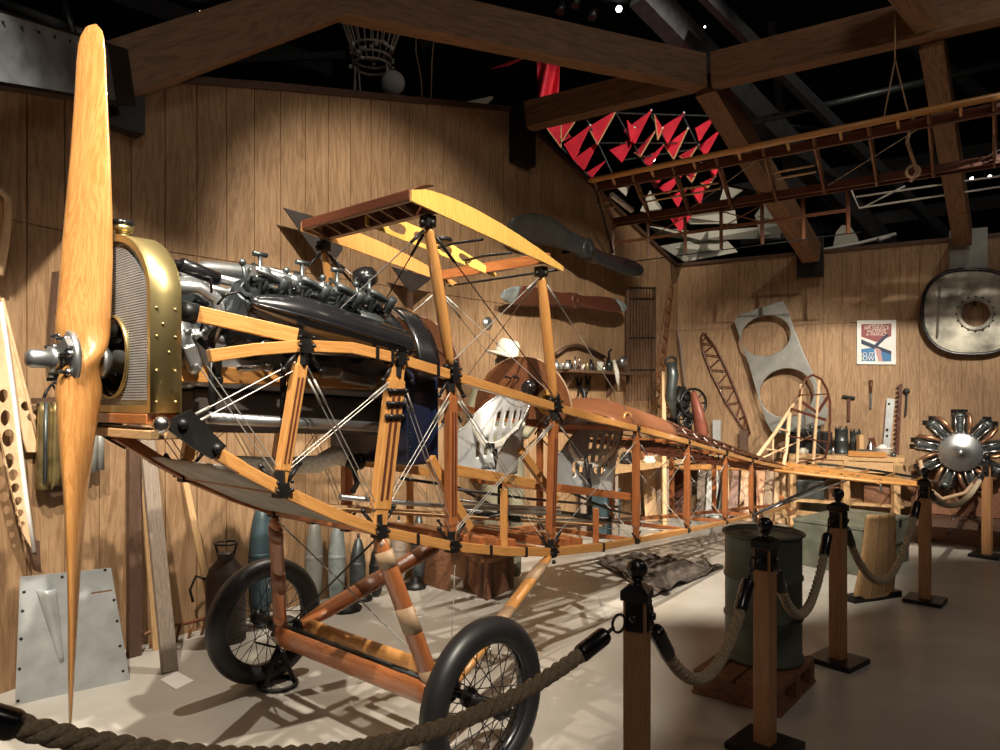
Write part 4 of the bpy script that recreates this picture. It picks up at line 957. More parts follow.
for p in ((24, 592), (22.5, 611), (21, 639), (19.5, 669), (18, 701), (62, 577), (105, 570), (114, 600), (117, 621), (120, 646), (123, 671), (104, 693), (80, 699), (55, 703)): m.lathe(PP(*p)+plane_n*.0005, [(.008, 0), (.006, .003), (0, .003)], plane_n, 8)
m.build('rivet_holes', BLKM, sh_)
# boards leaning on the wall right of it
def lean(px0, y0, px1, y1, w_, th, mat, label, name='leaning_board', cat='board', off=.04, wl=WL, grp=None):
    p = FL(px1, y1); q = ON(wl, px0, y0, off); n = wl[2]
    return tag(MB().beam(p, q, w_, th, n).build(name, mat, bevel=.002), label, cat, grp)
lean(134, 424, 134, 656, .07, .05, DKW, 'dark upright plank against the wall beside the sheet metal panel', off=.03)
lean(146, 430, 170, 672, .085, .03, GREYW, 'grey weathered board leaning with its foot out on the floor')
lean(140, 440, 156, 650, .035, .02, PALE, 'thin pale batten between the dark upright plank and the weathered board', off=.05)
lean(183, 470, 218, 640, .04, .02, PALE, 'thin pale lath leaning left of the milk can', 'leaning_lath')
# ladder-like lattice lying along the wall base
o = thing('lattice_frame', ON(WL, 165, 650, .1), 'narrow brown ladder-like wooden lattice lying along the foot of the wall behind the leaning boards', 'lattice')
def LB(px, py): return ON(WL, px, py, .10)
f0, f1 = [(132, 640), (150, 632), (215, 616)], [(133, 658), (150, 652), (215, 633)]
MB().tube([LB(*p) for p in f0], .012, 6).build('top_rail', PLY, o); MB().tube([LB(*p) for p in f1], .012, 6).build('bottom_rail', PLY, o)
for k in range(6): x = 136+k*13; MB().rod(LB(x, 658-(x-132)*.3), LB(x+5, 637-(x-132)*.28), .010).build('lattice_strut', PLY, o)
tag(MB().prism([FL(160, 680), FL(177, 672), FL(194, 681), FL(176, 690)], Z3*.003).build('paper_card', WHITE), 'white card lying on the floor in front of the weathered leaning board', 'card')
CANM = solid('dark aged can metal', (.06, .045, .04), .5, .4, noise=.4)
# milk can
c = FL(226, 640); k_ = c.y/F
mc = thing('milk_can', c, 'dark old metal can with a round handle standing behind the far wheel', 'can')
MB().lathe(c, [(19*k_, 0), (19*k_, 55*k_), (19*k_, 62*k_), (16*k_, 72*k_), (9*k_, 80*k_), (8*k_, 84*k_), (10*k_, 87*k_), (0, 88*k_)], (0, 0, 1), 28).build('can_body', CANM, mc)
m = MB(); m.tube(circ(c+Z3*97*k_, 11*k_, Z3, 20), 1.2*k_, 6, closed=True)
for s in (1, -1): m.rod(c+V((s*8*k_, 0, 86*k_)), c+V((s*11*k_, 0, 97*k_)), 1.2*k_)
m.build('handle_ring', BLKM, mc)
MB().tube([c+V((-18*k_, 0, 60*k_)), c+V((-30*k_, 0, 64*k_)), c+V((-36*k_, 0, 50*k_)), c+V((-33*k_, 0, 38*k_))], 1.4*k_, 8).build('side_handle', BLKM, mc)
# torpedo shapes along the wall
def torp(px, y0, y1, wpx, mat, label, off=.25, lean_=0, nose=.35, name='streamlined_tank', cat='tank'):
    p = hit(px, y1, C1+nL*off, nL); p.z = 0; Yd = p.y
    top_ = CAMZ-(y0-HY)/F*Yd; r_ = wpx/2/F*Yd; ax = V((lean_, .05, top_)).normalized(); L_ = top_
    prof = [(r_*.35, 0), (r_*.75, L_*.10), (r_*.95, L_*.3), (r_, L_*.5), (r_*.97, L_*(1-nose)), (r_*.75, L_*(1-nose*.45)), (r_*.42, L_*(1-nose*.12)), (r_*.12, L_*.995), (0, L_)]
    o = thing(name, p, label, cat)
    MB().lathe(p, prof, ax, 24).build('tank_body', mat, o)
    MB().lathe(p+ax*L_*.55, [(r_*1.01, 0), (r_*1.02, .006), (r_*1.02, .02), (r_*1.01, .026)], ax, 24).build('band', mat, o)
    MB().lathe(p+ax*(L_*.99), [(r_*.16, -.01), (r_*.16, .03), (0, .035)], ax, 10).build('nose_cap', STEEL if mat is TEAL else BLKM, o)
    return o
torp(260, 500, 622, 25, TEAL, 'dark teal blue streamlined tank standing on end, its tip behind the fuselage floor')
torp(313, 516, 600, 17, GPAINT, 'narrow grey streamlined tank on end, first one right of the front landing strut')
torp(336, 520, 600, 17, LTEAL, 'pale blue-grey streamlined tank on end between two darker ones')
torp(357, 538, 600, 16, ENG, 'short dark grey streamlined tank, lowest of the row along the wall', nose=.4)
torp(376, 545, 592, 15, BLKM, 'small black pointed cylinder at the end of the row of tanks', nose=.4)
torp(398, 520, 580, 16, GREYW, 'brown-grey pointed cylinder behind the rear half of the near landing strut')
torp(418, 515, 575, 14, ENG, 'dark pointed cylinder nearest to the brown chest')
# debris at the foot of the wall
for i, (px, py, w_, lab) in enumerate(((345, 610, .12, 'small dark metal block on the floor under the row of tanks'), (362, 600, .08, 'dark cast fitting lying on the floor near the wall behind the wheels'), (415, 588, .09, 'black wheel-like casting lying on the floor behind the near landing strut'))):
    c = FL(px, py); m = MB(); m.lathe(c, [(w_, 0), (w_, .03), (w_*.5, .05), (w_*.45, .09), (0, .1)], (0.1, 0, 1), 10); tag(m.build('cast_fitting', BLKM), lab, 'fitting')
VANEM = solid('dark brown sheet', (.06, .05, .045), .5, .2, noise=.3)
# two triangular dark plates on stalks by the wall
for pts, stem, lab in ((((283, 208), (341, 224), (342, 250), (332, 264), (323, 264)), ((323, 262), (332, 262), (331, 300), (323, 300)), 'larger dark triangular plate on a stalk behind the engine'), (((391, 267), (432, 278), (414, 292), (409, 292)), ((407, 288), (414, 288), (413, 330), (406, 330)), 'smaller dark triangular plate on a stalk in front of the middle of the left wall')):
    b0 = ON(WL, *pts[2], .18); o = thing('triangular_vane', ON(WL, *stem[2], .18), lab, 'vane')
    MB().prism([ON(WL, x, y, .18) for x, y in pts], nL*.01).build('plate', VANEM, o)
    x0 = ON(WL, (stem[0][0]+stem[1][0])/2, stem[0][1]-25, .175); MB().beam(x0, ON(WL, (stem[2][0]+stem[3][0])/2, stem[2][1]+40, .175), .045, .02, nL).build('stalk', DKW, o)
    MB().beam(ON(WL, (stem[2][0]+stem[3][0])/2, stem[2][1]+30, .0), ON(WL, (stem[2][0]+stem[3][0])/2, stem[2][1]+30, .18), .04, .04).build('wall_bracket', BLKM, o)
# ---------------------------------------------------------------- things on the left wall
def wallprop(name, w, a, b, chpx, off, mat, tip, label, th=.035, bend=0, hubpx=None):
    A_, B_ = ON(w, *a, off), ON(w, *b, off); mid = (A_+B_)/2; ax = (B_-A_); L_ = ax.length; ax.normalize(); n = w[2]; y = ax.cross(n).normalized()
    if y.z < 0: y = -y
    o = thing(name, mid, label, 'propeller')
    ch = [(0, .35), (.04, .75), (.12, 1.0), (.25, .98), (.38, .7), (.45, .72), (.5, .85), (.55, .72), (.62, .7), (.75, .98), (.88, 1.0), (.96, .75), (1, .35)]
    sc = chpx/F*mid.y
    def ring(u, N=16):
        c = lerp(ch, u)*sc; be = .55*(1 if u < .5 else -1)*min(1, abs(u-.5)*5); t = th*(1.9 if abs(u-.5) < .06 else 1-.6*abs(u-.5)*2)
        U = y*math.cos(be)+n*math.sin(be); Nn = ax.cross(U); c0 = A_+ax*L_*u+y*bend*math.sin(u*2*PI)
        return [c0+U*math.cos(2*PI*j/N)*c/2+Nn*math.sin(2*PI*j/N)*t for j in range(N)]
    def seg(u0, u1, k, N=16):
        m = MB(); vs = []
        for i in range(k+1): vs += ring(u0+(u1-u0)*i/k)
        m.add(vs, [(i*N+j, i*N+(j+1) % N, (i+1)*N+(j+1) % N, (i+1)*N+j) for i in range(k) for j in range(N)], True).add(vs[:N], [tuple(range(N))]).add(vs[-N:], [tuple(range(N))]); return m
    bd = seg(.0 if not tip else .1, 1.0 if not tip else .92, 36).build('blades', mat, o)
    if tip: seg(0, .1, 6).build('metal_tip', tip, o); seg(.92, 1, 5).build('metal_tip', tip, o)
    MB().lathe(mid, [(sc*.36, -.06), (sc*.36, .07), (sc*.12, .072), (sc*.12, .06), (0, .06)], n, 20).build('hub_boss', mat, o)
    MB().rod(mid-n*off*.98, mid-n*.05, .02).build('wall_peg', BLKM, o); return o
wallprop('wall_propeller', WL, (509, 224), (642, 268), 27, .28, solid('blackened wood', (.035, .037, .035), .4), None, 'large blackened propeller hung high on the left wall above the brown one', bend=.05)
wallprop('wall_propeller', WL, (502, 294), (626, 306), 20, .20, MAH, LTEAL, 'dark brown propeller with pale metal tips hung below the black one')
o = thing('pulley_disc', ON(WL, 487, 323, .02), 'small grey metal disc fixed on the wall above the grey hat', 'disc')
MB().lathe(ON(WL, 487, 323, 0), [(.06, 0), (.06, .015), (.035, .02), (.03, .03), (.012, .03), (0, .02)], nL, 24).build('disc', ALU, o)
# shelf
sa, sb = ON(WL, 552, 371, 0), ON(WL, 618, 372, 0); sa.z = sb.z = (sa.z+sb.z)/2
sh = thing('wall_shelf', (sa+sb)/2, 'brown wooden shelf with tools and bottles on the left wall below the brown propeller', 'shelf')
MB().prism([sa, sb, sb+nL*.26, sa+nL*.26], Z3*-.03).build('shelf_board', DKW, sh)
for f in (.12, .8):
    p = sa+(sb-sa)*f; MB().prism([p-Z3*.03, p+nL*.2-Z3*.03, p-Z3*.30], dL*.02).build('bracket', DKW, sh)
def onshelf(px, d=.13): p = ON(WL, px, 371, d); p.z = sa.z; return p
kinds = [('small glass bottle', ALU, .035, .09), ('squat grey tin', GPAINT, .045, .07), ('dark jar', BLKM, .03, .10), ('slim tube', STEEL, .018, .14), ('slim tube', STEEL, .018, .12), ('round pale pot', CREAM, .03, .08), ('dark oil can', BLKM, .04, .12), ('pale mug', CREAM, .04, .11), ('upright dark bottle', ENGD, .04, .16), ('grey tin', ALU, .035, .09), ('small brass pot', BRASS, .025, .07), ('little steel cup', STEEL, .022, .06)]
nm = [('glass_bottle', 'small grey bottle at the left end of the wall shelf', 'bottle', 556), ('tin_can', 'squat grey tin second from the left on the wall shelf', 'tin', 563), ('dark_jar', 'black jar beside the squat tin on the wall shelf', 'jar', 570), ('steel_tube', 'tall slim steel tube left of the middle of the wall shelf', 'tube', 575), ('steel_tube', 'shorter slim steel tube right next to the taller one on the wall shelf', 'tube', 579), ('pale_pot', 'pale round pot at the middle of the wall shelf', 'pot', 584), ('oil_can', 'black oil can right of the pale pot on the wall shelf', 'oil can', 591), ('mug', 'pale mug between two dark vessels on the wall shelf', 'mug', 600), ('dark_bottle', 'tall dark bottle with bent neck near the right end of the wall shelf', 'bottle', 609), ('small_tin', 'small bright tin in front of the dark jar on the wall shelf', 'tin', 567), ('brass_pot', 'tiny brass pot at the front of the wall shelf', 'pot', 587), ('steel_cup', 'little steel cup beside the pale mug on the wall shelf', 'cup', 604)]
for i, ((_, mt, r, h_), (nme, lab, cat, px)) in enumerate(zip(kinds, nm)):
    c = onshelf(px, .12 if i < 9 else .21); o = thing(nme, c, lab, cat)
    MB().lathe(c, [(r*.9, 0), (r, .005), (r, h_*.6), (r*.8, h_*.7), (r*.42, h_*.76), (r*.4, h_*.95), (r*.3, h_*.95)] if i % 3 != 1 else [(r, 0), (r, h_*.92), (r*.92, h_), (r*.9, h_*.3), (0, h_*.3)], (0, 0, 1), 14).build('vessel', mt, o)
    if i % 3 != 1: MB().lathe(c+Z3*h_*.95, [(r*.45, 0), (r*.45, h_*.12), (0, h_*.13)], (0, 0, 1), 10).build('stopper', BLKM, o)
    if i == 8: MB().tube([c+Z3*h_, c+Z3*(h_+.07), c+Z3*(h_+.10)+dL*.05], .014, 8).build('bent_neck', BLKM, o)
tag(MB().tube([ON(WL, x, y, .05) for x, y in ((556, 354), (566, 347), (577, 345), (590, 349), (604, 357))], .028, 8, flat=.6).build('bent_wood_bow', DKW), 'curved dark wooden bow resting above the row of vessels on the wall shelf', 'bow')
tag(MB().lathe(ON(WL, 621, 362, .12), [(.012, -.12), (.015, -.02), (.06, 0), (.07, .03), (.05, .06), (.02, .07), (0, .07)], nL, 16).build('lamp_reflector', ALU), 'round metal lamp on the wall just right of the wall shelf', 'lamp')
tag(MB().tube([ON(WL, 614, 360, .2), ON(WL, 617, 373, .28), ON(WL, 619, 392, .2)], [.02, .028, .012], 8, flat=.3).build('rag', CREAM), 'pale rag hanging over the right end of the wall shelf', 'rag')
for i, (x, y, lab) in enumerate(((579, 378, 'black pliers hanging under the wall shelf, left of the two'), (588, 376, 'black pliers hanging under the wall shelf, right of the two'))):
    p = ON(WL, x, y, .03); m = MB(); m.tube([p+dL*-.05, p-Z3*.07, p-Z3*.15+dL*.05], .013, 6).tube([p+dL*.06, p-Z3*.07+dL*.02, p-Z3*.2-dL*.02], .013, 6).ball(p-Z3*.08+dL*.01, .03, 8); tag(m.build('pliers', BLKM), lab, 'tool')
o = thing('hand_drill', ON(WL, 584, 400, .05), 'dark hand drill hanging on the wall below the pliers', 'tool')
p = ON(WL, 583, 388, .05); MB().tube([p, p-Z3*.28+dL*.1], .02, 8).ball(p-Z3*.1+dL*.03, .05, 10, (.6, .6, 1)).build('drill_body', BLKM, o); MB().rod(p-Z3*.28+dL*.1, p-Z3*.36+dL*.13, .012).build('bit', STEEL, o)
# slatted rack
rk = thing('slatted_rack', ON(WL, 640, 402, .1), 'tall dark slatted radiator grille hanging on the left wall near the corner', 'rack')
RK = lambda x, y: ON(WL, x, y, .12)
for i in range(9): x = 629+i*2.95; MB().beam(RK(x, 288), RK(x, 401), .010, .014, nL).build('slat', DKW, rk)
for y in (288, 299, 338, 370): MB().beam(RK(628, y), RK(654, y), .02, .02, nL).build('cross_bar', BLKM, rk)
for x in (628, 654.5): MB().beam(RK(x, 287), RK(x, 402), .02, .035, nL).build('frame_side', DKW, rk)
# long lattice spar
ls = thing('lattice_spar', ON(WL, 655, 408, .1), 'long narrow lattice spar leaning near the corner, right of the slatted rack', 'spar')
a0, a1, b0, b1 = [ON(WL, *p, .12) for p in ((668, 290), (653, 408), (673, 289), (660, 408))]
m = MB(); m.tube([a1, a0, (a0+b0)/2+Z3*.06, b0, b1], .012, 6); m.build('outline_strip', PLY, ls)
for k in range(18):
    f, g = k/18, (k+1)/18; l = (a0, b0) if k % 2 else (b0, a0); l2 = (b1, a1) if k % 2 else (a1, b1)
    MB().beam(l[0]+((a1 if l[0] is a0 else b1)-l[0])*f, l[1]+((a1 if l[1] is a0 else b1)-l[1])*g, .012, .02, nL).build('lattice_strut', PLY, ls)
tag(MB().tube([ON(WR, x, y, .1) for x, y in ((677, 329), (680, 345), (684, 380), (688, 415))], [.03, .06, .06, .04], 12, flat=.35).build('paddle', GREYW), 'long narrow grey-brown paddle blade leaning in the corner', 'paddle')
# machine on the wall by the corner
mc_ = thing('hand_machine', ON(WL, 676, 430, .5), 'black cast iron machine with hand wheels standing in the corner behind the fuselage', 'machine')
q = W(680, 405, 8.4); sc = 8.4/F
m = MB(); m.tube([q+V((-8*sc, 0, -40*sc)), q+V((-4*sc, 0, 0)), q+V((2*sc, 0, 18*sc))], .05, 10).tube([q+V((10*sc, 0, -40*sc)), q+V((5*sc, 0, 0)), q+V((2*sc, 0, 18*sc))], .045, 10).ball(q, .12, 10, (1, .6, 1)).ball(q+V((5*sc, 0, 8*sc)), .09, 10); m.build('iron_frame', BLKM, mc_)
for (dx, dy, r) in ((10, -2, 14), (-12, 4, 10), (2, 14, 8)):
    c = q+V((dx*sc, -.15, -dy*sc)); m = MB(); m.tube(circ(c, r*sc, V((.3, -1, 0)), 28), .016, 7, closed=True)
    for k in range(4):
        a = PI*k/4; X = V((math.cos(a)*.95, math.cos(a)*.28, math.sin(a)))*r*sc; m.rod(c-X, c+X, .009, n=5)
    m.build('hand_wheel', BLKM, mc_)
tag(MB().beam(FL(664, 399+1.51*F/7.9), W(663, 372, 8.3), .10, .05).build('notched_board', PALE, bevel=.01), 'pale narrow notched board standing left of the black machine in the corner', 'board')
o = thing('chain_hoist', W(672, 420, 8.1), 'dark toothed chain hoist hanging just left of the corner machine', 'hoist')
MB().tube([W(671, 362, 8.1), W(673, 375, 8.1), W(671, 395, 8.1), W(674, 418, 8.1)], [.05, .07, .06, .03], 8).build('block', ENG, o); MB().tube(circ(W(671, 362, 8.1), .06, V((0, 1, 0)), 16), .015, 6, closed=True).build('hook_ring', BLKM, o)
tag(MB().tube([W(693, 392, 8.2), W(698, 412, 8.2), W(702, 432, 8.2), W(698, 445, 8.2)], [.06, .12, .15, .06], 12, flat=.5).build('leather_case', solid('red brown leather', (.22, .07, .045), .45)), 'red-brown leather case hanging right of the corner machine', 'case')
# ---------------------------------------------------------------- mannequin with hat
mp = W(503, 372, 6.0); base = V((mp.x, mp.y, 0)); k = 6.0/F
mq = thing('mannequin', base, 'dummy in a pale felt hat and khaki coat standing behind the cockpits', 'mannequin')
hd = W(504, 361, 6.0)
body = bpy.data.meshes.new('body'); 
J = [V((0, 0, .95)), V((0, 0, 1.15)), V((0, 0, 1.38)), V((0, 0, 1.52)), V((.02, -.02, 1.60)), V((.03, -.03, 1.72)), V((-.20, 0, 1.46)), V((-.27, -.08, 1.20)), V((-.12, -.26, 1.08)), V((.20, 0, 1.46)), V((.27, -.06, 1.20)), V((.16, -.24, 1.08)), V((-.1, 0, .85)), V((-.11, 0, .48)), V((-.11, .02, .08)), V((.1, 0, .85)), V((.11, 0, .48)), V((.11, .02, .08)), V((-.11, -.16, .04)), V((.11, -.16, .04))]
hz = hd.z-1.66; J = [V((mp.x, mp.y, 0))+V((j.x, j.y, j.z*(1+hz/1.66))) for j in J]
ed = [(0, 1), (1, 2), (2, 3), (3, 4), (4, 5), (2, 6), (6, 7), (7, 8), (2, 9), (9, 10), (10, 11), (0, 12), (12, 13), (13, 14), (0, 15), (15, 16), (16, 17), (14, 18), (17, 19)]
rad = [.14, .15, .17, .075, .07, .07, .085, .06, .045, .085, .06, .045, .10, .07, .05, .10, .07, .05, .045, .045]
body.from_pydata([j-base for j in J], ed, []); bo = bpy.data.objects.new('body', body); C.objects.link(bo); bo.parent = mq; org[bo] = base
sk = bo.modifiers.new('k', 'SKIN'); sb_ = bo.modifiers.new('s', 'SUBSURF'); sb_.levels = sb_.render_levels = 2
for v_, r_ in zip(body.skin_vertices[0].data, rad): v_.radius = (r_, r_)
body.skin_vertices[0].data[0].use_root = True; body.materials.append(OLIVE)
HEADM = solid('dark mannequin head', (.05, .035, .03), .6)
m = MB(); hc_ = V((mp.x+.02, mp.y-.03, hd.z)); 
def headf(u, w_):
    a = 2*PI*u; t = PI*w_; r = .085*math.sin(t)**.85; x = math.cos(a)*r*.9; y = math.sin(a)*r*1.1; z = math.cos(t)*.125
    if z < 0: y += z*.25*-(-1); x *= 1-.3*(-z/.125)
    if y < 0 and abs(x) < .02 and -.04 < z < .03: y -= .022
    return hc_+V((x-y*.35*0, y, z))
m.grid(headf, 28, 18); hd_o = m.build('head', HEADM, mq)
for s in (1, -1): MB().ball(hc_+V((s*.08, .0, -.01)), .026, 8, (.4, 1, 1.3)).build('ear', HEADM, hd_o)
hat = thing('felt_hat', hc_+Z3*.05, 'pale grey felt hat with a pinched crown worn by the dummy', 'hat')
ht = (Z3*.93+V((.28, .0, 0))).normalized(); hb = hc_+Z3*.035
m = MB(); m.lathe(hb, [(.175, -.005), (.18, .0), (.15, .012), (.102, .02), (.10, .06), (.092, .12), (.07, .145), (.03, .135), (0, .125)], ht, 32); h_o = m.build('crown_and_brim', HATM, hat, solid_=.004)
MB().lathe(hb, [(.103, .022), (.104, .05), (.102, .05)], ht, 32).build('hat_band', CREAM, hat)
m = MB(); m.tube(circ(hc_+V((0, .01, -.17)), .10, V((.1, -.3, 1)), 20), .038, 8, closed=True); x = m.build('scarf', CREAM, mq); x['label'] = 'cream scarf'
# ---------------------------------------------------------------- back wall
lr = thing('lattice_rib', ON(WR, 725, 385, .04), 'thin bowed wing rib with zigzag lacing, left of the grey cowl panel', 'wing rib')
L1 = [(701, 337), (703, 352), (712, 375), (726, 402), (741, 425), (749, 436)]; L2 = [(705, 334), (716, 348), (727, 370), (737, 394), (745, 415), (750, 434)]
for l in (L1, L2): MB().tube([ON(WR, x, y, .05) for x, y in l], .013, 6).build('rib_strip', MAH, lr)
MB().tube([ON(WR, 701, 337, .05), ON(WR, 703, 333, .05), ON(WR, 706, 334, .05)], .013, 6).build('nose_bend', MAH, lr)
def along(l, f): i = min(int(f*(len(l)-1)), len(l)-2); g = f*(len(l)-1)-i; return (l[i][0]+(l[i+1][0]-l[i][0])*g, l[i][1]+(l[i+1][1]-l[i][1])*g)
for i in range(15):
    f, g = (i+.3)/15, (i+1.1)/15; a, b = (L1, L2) if i % 2 else (L2, L1); MB().rod(ON(WR, *along(a, f), .05), ON(WR, *along(b, min(g, .98)), .05), .008, n=5).build('zigzag_brace', MAH, lr)
cw = pr(WR, [(734, 320), (741, 314), (760, 308), (775, 303), (783, 301), (789, 312), (794, 328), (803, 351), (813, 373), (822, 394), (829, 413), (825, 424), (805, 431), (785, 434), (772, 432), (766, 421), (758, 396), (750, 368), (742, 345)], .16, .035, [ell(766, 336, 25, 20, 26, -.25), ell(787, 393, 27, 24.5, 28, -.15)]).build('cowl_panel', GPAINT, bevel=.012)
tag(cw, 'grey metal cowl panel with two big round holes tilted on the back wall', 'cowl')
# round plate
rp = thing('round_firewall', ON(WR, 974, 312, .1), 'large round tarnished metal plate with a central hole on the back wall at right', 'plate')
cx, cy = 974, 312
olp = [(972+math.copysign(abs(math.cos(a))**.75*50, math.cos(a)), 312+math.copysign(abs(math.sin(a))**.85*42.5, math.sin(a))) for a in [2*PI*i/44 for i in range(44)]]
pl = pr(WR, olp, .08, .015, [ell(975.5, 314, 14.5, 13, 24)]).build('plate', DISK, rp)
m = MB(); m.tube([ON(WR, x, y, .09) for x, y in olp], .022, 8, closed=True); m.build('rim', BLK, rp)
m = MB(); m.tube([ON(WR, x, y, .10) for x, y in ell(975.5, 314, 17, 15.5, 28)], .016, 8, closed=True); m.build('hole_collar', DISK, rp)
for a, b in (((940, 286), (937, 338)), ): m = MB(); m.tube([ON(WR, *a, .105), ON(WR, *b, .105)], .012, 6); m.build('stiffener', DISK, rp)
for i in range(16): a = 2*PI*i/16; MB().lathe(ON(WR, 975.5+math.cos(a)*19, 314+math.sin(a)*17.5, .098), [(.012, 0), (0, .008)], nR, 6).build('rivet', BLKM, rp)
MB().beam(ON(WR, 975, 300, .05), ON(WR, 975, 305, .16), .03, .02).build('hanger', BLKM, rp)
# poster
po = thing('poster', ON(WR, 876, 342, .03), 'framed recruiting poster with an aircraft picture in red and blue on the back wall', 'poster')
def Q(u, w_, off=.03):   # u right 0..1, w_ down 0..1
    x = 857+39*u; y0 = 320.0; y1 = 364.5; return ON(WR, x, y0+(y1-y0)*w_+(.7*(1-u) if w_ < .5 else -.3*(1-u)), off)
def quad(pts, off, th, mat, nme, par=po): return MB().prism([Q(u, w_, off) for u, w_ in pts], nR*th).build(nme, mat, par)
quad([(0, 0), (1, 0), (1, 1), (0, 1)], .005, .02, WHITE, 'mount')
PRED = solid('poster dull red', (.30, .09, .10), .6, noise=.1); PBLU = solid('poster blue', (.05, .20, .42), .6, noise=.1); PNVY = solid('poster navy', (.03, .045, .09), .6, noise=.1); PPNK = solid('poster pink', (.55, .33, .33), .6, noise=.1)
quad([(.11, .08), (.88, .08), (.88, .93), (.11, .93)], .026, .002, WHITE, 'print')
quad([(.11, .08), (.88, .08), (.88, .36), (.5, .5), (.11, .36)], .028, .002, PRED, 'red_field')
quad([(.11, .66), (.44, .62), (.47, .93), (.11, .93)], .028, .002, PBLU, 'blue_field'); quad([(.62, .70), (.88, .74), (.88, .93), (.62, .93)], .028, .002, PBLU, 'blue_field')
quad([(.11, .42), (.5, .58), (.88, .70), (.88, .77), (.46, .66), (.11, .54)], .030, .002, PNVY, 'wing_shape'); quad([(.40, .60), (.76, .30), (.82, .34), (.50, .62)], .032, .002, PNVY, 'body_shape')
quad([(.46, .62), (.60, .66), (.66, .93), (.55, .93)], .032, .002, PPNK, 'figure_shape')
rg = (Q(1, .5)-Q(0, .5)).normalized(); hh = (Q(0, 0)-Q(0, 1)).length
CRM = solid('poster cream ink', (.80, .74, .62), .6, noise=.03)
for body_, w_, sz, sx in (('JOIN THE', .105, .034, 1), ('AIR SERVICE', .165, .068, .72), ('and SERVE', .24, .05, .9), ('in FRANCE', .315, .052, .9)): text(body_, sz*1.0, Q(.5, w_, .031), rg, Z3, CRM, po, 'printed_words', .001, sx)
text('DO IT', .07, Q(.23, .78, .031), rg, Z3, CRM, po, 'printed_words', .001, .9); text('NOW', .075, Q(.23, .87, .031), rg, Z3, CRM, po, 'printed_words', .001, .9)
# hand tools on the back wall
o = thing('claw_hammer', ON(WR, 849, 408, .03), 'small hammer hanging on the back wall below the poster', 'hammer')
MB().beam(ON(WR, 849, 399, .03), ON(WR, 849, 421, .03), .03, .02, nR).build('handle', MAH, o); MB().beam(ON(WR, 842.5, 396, .03), ON(WR, 855, 398, .03), .03, .035, nR).build('head', BLKM, o)
o = thing('chisel', ON(WR, 871, 395, .03), 'long chisel with brown handle hanging on the back wall right of the hammer', 'chisel')
MB().rod(ON(WR, 871, 380, .03), ON(WR, 871, 393, .03), .022, .012).build('handle', MAH, o); MB().beam(ON(WR, 871, 393, .03), ON(WR, 871, 409, .03), .018, .008, nR).build('blade', ENG, o)
tag(pr(WR, [(887, 398), (895, 399), (890, 448), (883, 447)], .05, .015, [ell(889, 404, 1.2, 1.4, 10), ell(887, 430, 1.3, 1.6, 10), ell(887, 436, 1.2, 1.4, 10)]).build('drilled_plate', ZINC), 'pale grey drilled metal strip standing on the workbench against the wall', 'strip')
m = MB(); a, b = ON(WR, 901, 384, .05), ON(WR, 897, 458, .05); m.beam(a, b, .035, .02, nR)
for i in range(16): c = a+(b-a)*(i+.5)/16; m.beam(c, c-dR*.04, .02, .018)
tag(m.build('toothed_rack', MAH), 'dark brown toothed strip standing right of the drilled metal strip', 'strip')
o = thing('spanner', ON(WR, 906, 400, .03), 'dark spanner hanging on the back wall right of the toothed strip', 'spanner')
MB().beam(ON(WR, 907, 392, .03), ON(WR, 905.5, 416, .03), .02, .012, nR).lathe(ON(WR, 906.5, 391, .02), [(.035, 0), (.035, .02), (.015, .02)], nR, 14).build('spanner_body', BLKM, o)
# workbench
Yb = 8.1; bz = .86
bl, br = W(790, 470, 8.42), W(905, 470, 7.86); bl.z = br.z = bz; bd_ = (br-bl).normalized(); bn = V((bd_.y, -bd_.x, 0)); bn = bn if bn.y > 0 else -bn
wb = thing('workbench', (bl+br)/2, 'rough wooden workbench crowded with tools against the back wall', 'workbench')
BW = bn*.30
MB().prism([bl-BW*.6, br-BW*.6, br+BW, bl+BW], Z3*-.05).build('bench_top', PALE, wb, bevel=.003)
MB().beam(bl-BW*.55-Z3*.12, br-BW*.55-Z3*.12, .03, .12).build('apron', PALE, wb)
for f in (.03, .5, .92):
    for e in (-.5, .8): p = bl+(br-bl)*f+BW*e; MB().beam(V((p.x, p.y, 0)), p-Z3*.05, .07, .07).build('leg', PALE, wb)
sl = [V((p.x, p.y, .30)) for p in (bl-BW*.5, br-BW*.5, br+BW*.9, bl+BW*.9)]; MB().prism(sl, Z3*.03).build('lower_shelf', PALE, wb)
def ob(px, e=0, py=462):
    f = (px-790)/115; p = bl+(br-bl)*f+BW*e; return V((p.x, p.y, bz))
o = thing('bench_drawer_box', ob(868, -.3), 'pale wooden block box on the front edge of the workbench', 'box')
c = ob(872, -.45); MB().beam(c-bd_*.22+Z3*.03, c+bd_*.16+Z3*.03, .12, .06).build('box_body', SPR, o); MB().beam(c-bd_*.12+Z3*.07, c+bd_*.06+Z3*.07, .03, .02).build('plane_iron', ENG, o)
for i, (px, lab, hgt) in enumerate(((843, 'tall dull metal canister on the workbench, left of the pair', .30), (857, 'dull metal canister on the workbench, right of the pair', .27))):
    c = ob(px, .5); r = .075 if i == 0 else .06; o = thing('canister', c, lab, 'canister')
    MB().lathe(c, [(r, 0), (r, .02), (r*.94, .03), (r*.94, hgt*.5), (r, hgt*.52), (r*.94, hgt*.54), (r*.94, hgt*.95), (r, hgt*.96), (r, hgt), (0, hgt)], (0, 0, 1), 24).build('canister_body', ENG, o)
    m = MB()
    for k_2 in range(5): a = 2*PI*k_2/5; m.rod(c+V((math.cos(a)*r*.8, math.sin(a)*r*.8, hgt)), c+V((math.cos(a)*r*.8, math.sin(a)*r*.8, hgt+.03)), .006)
    m.build('studs', BLKM, o)
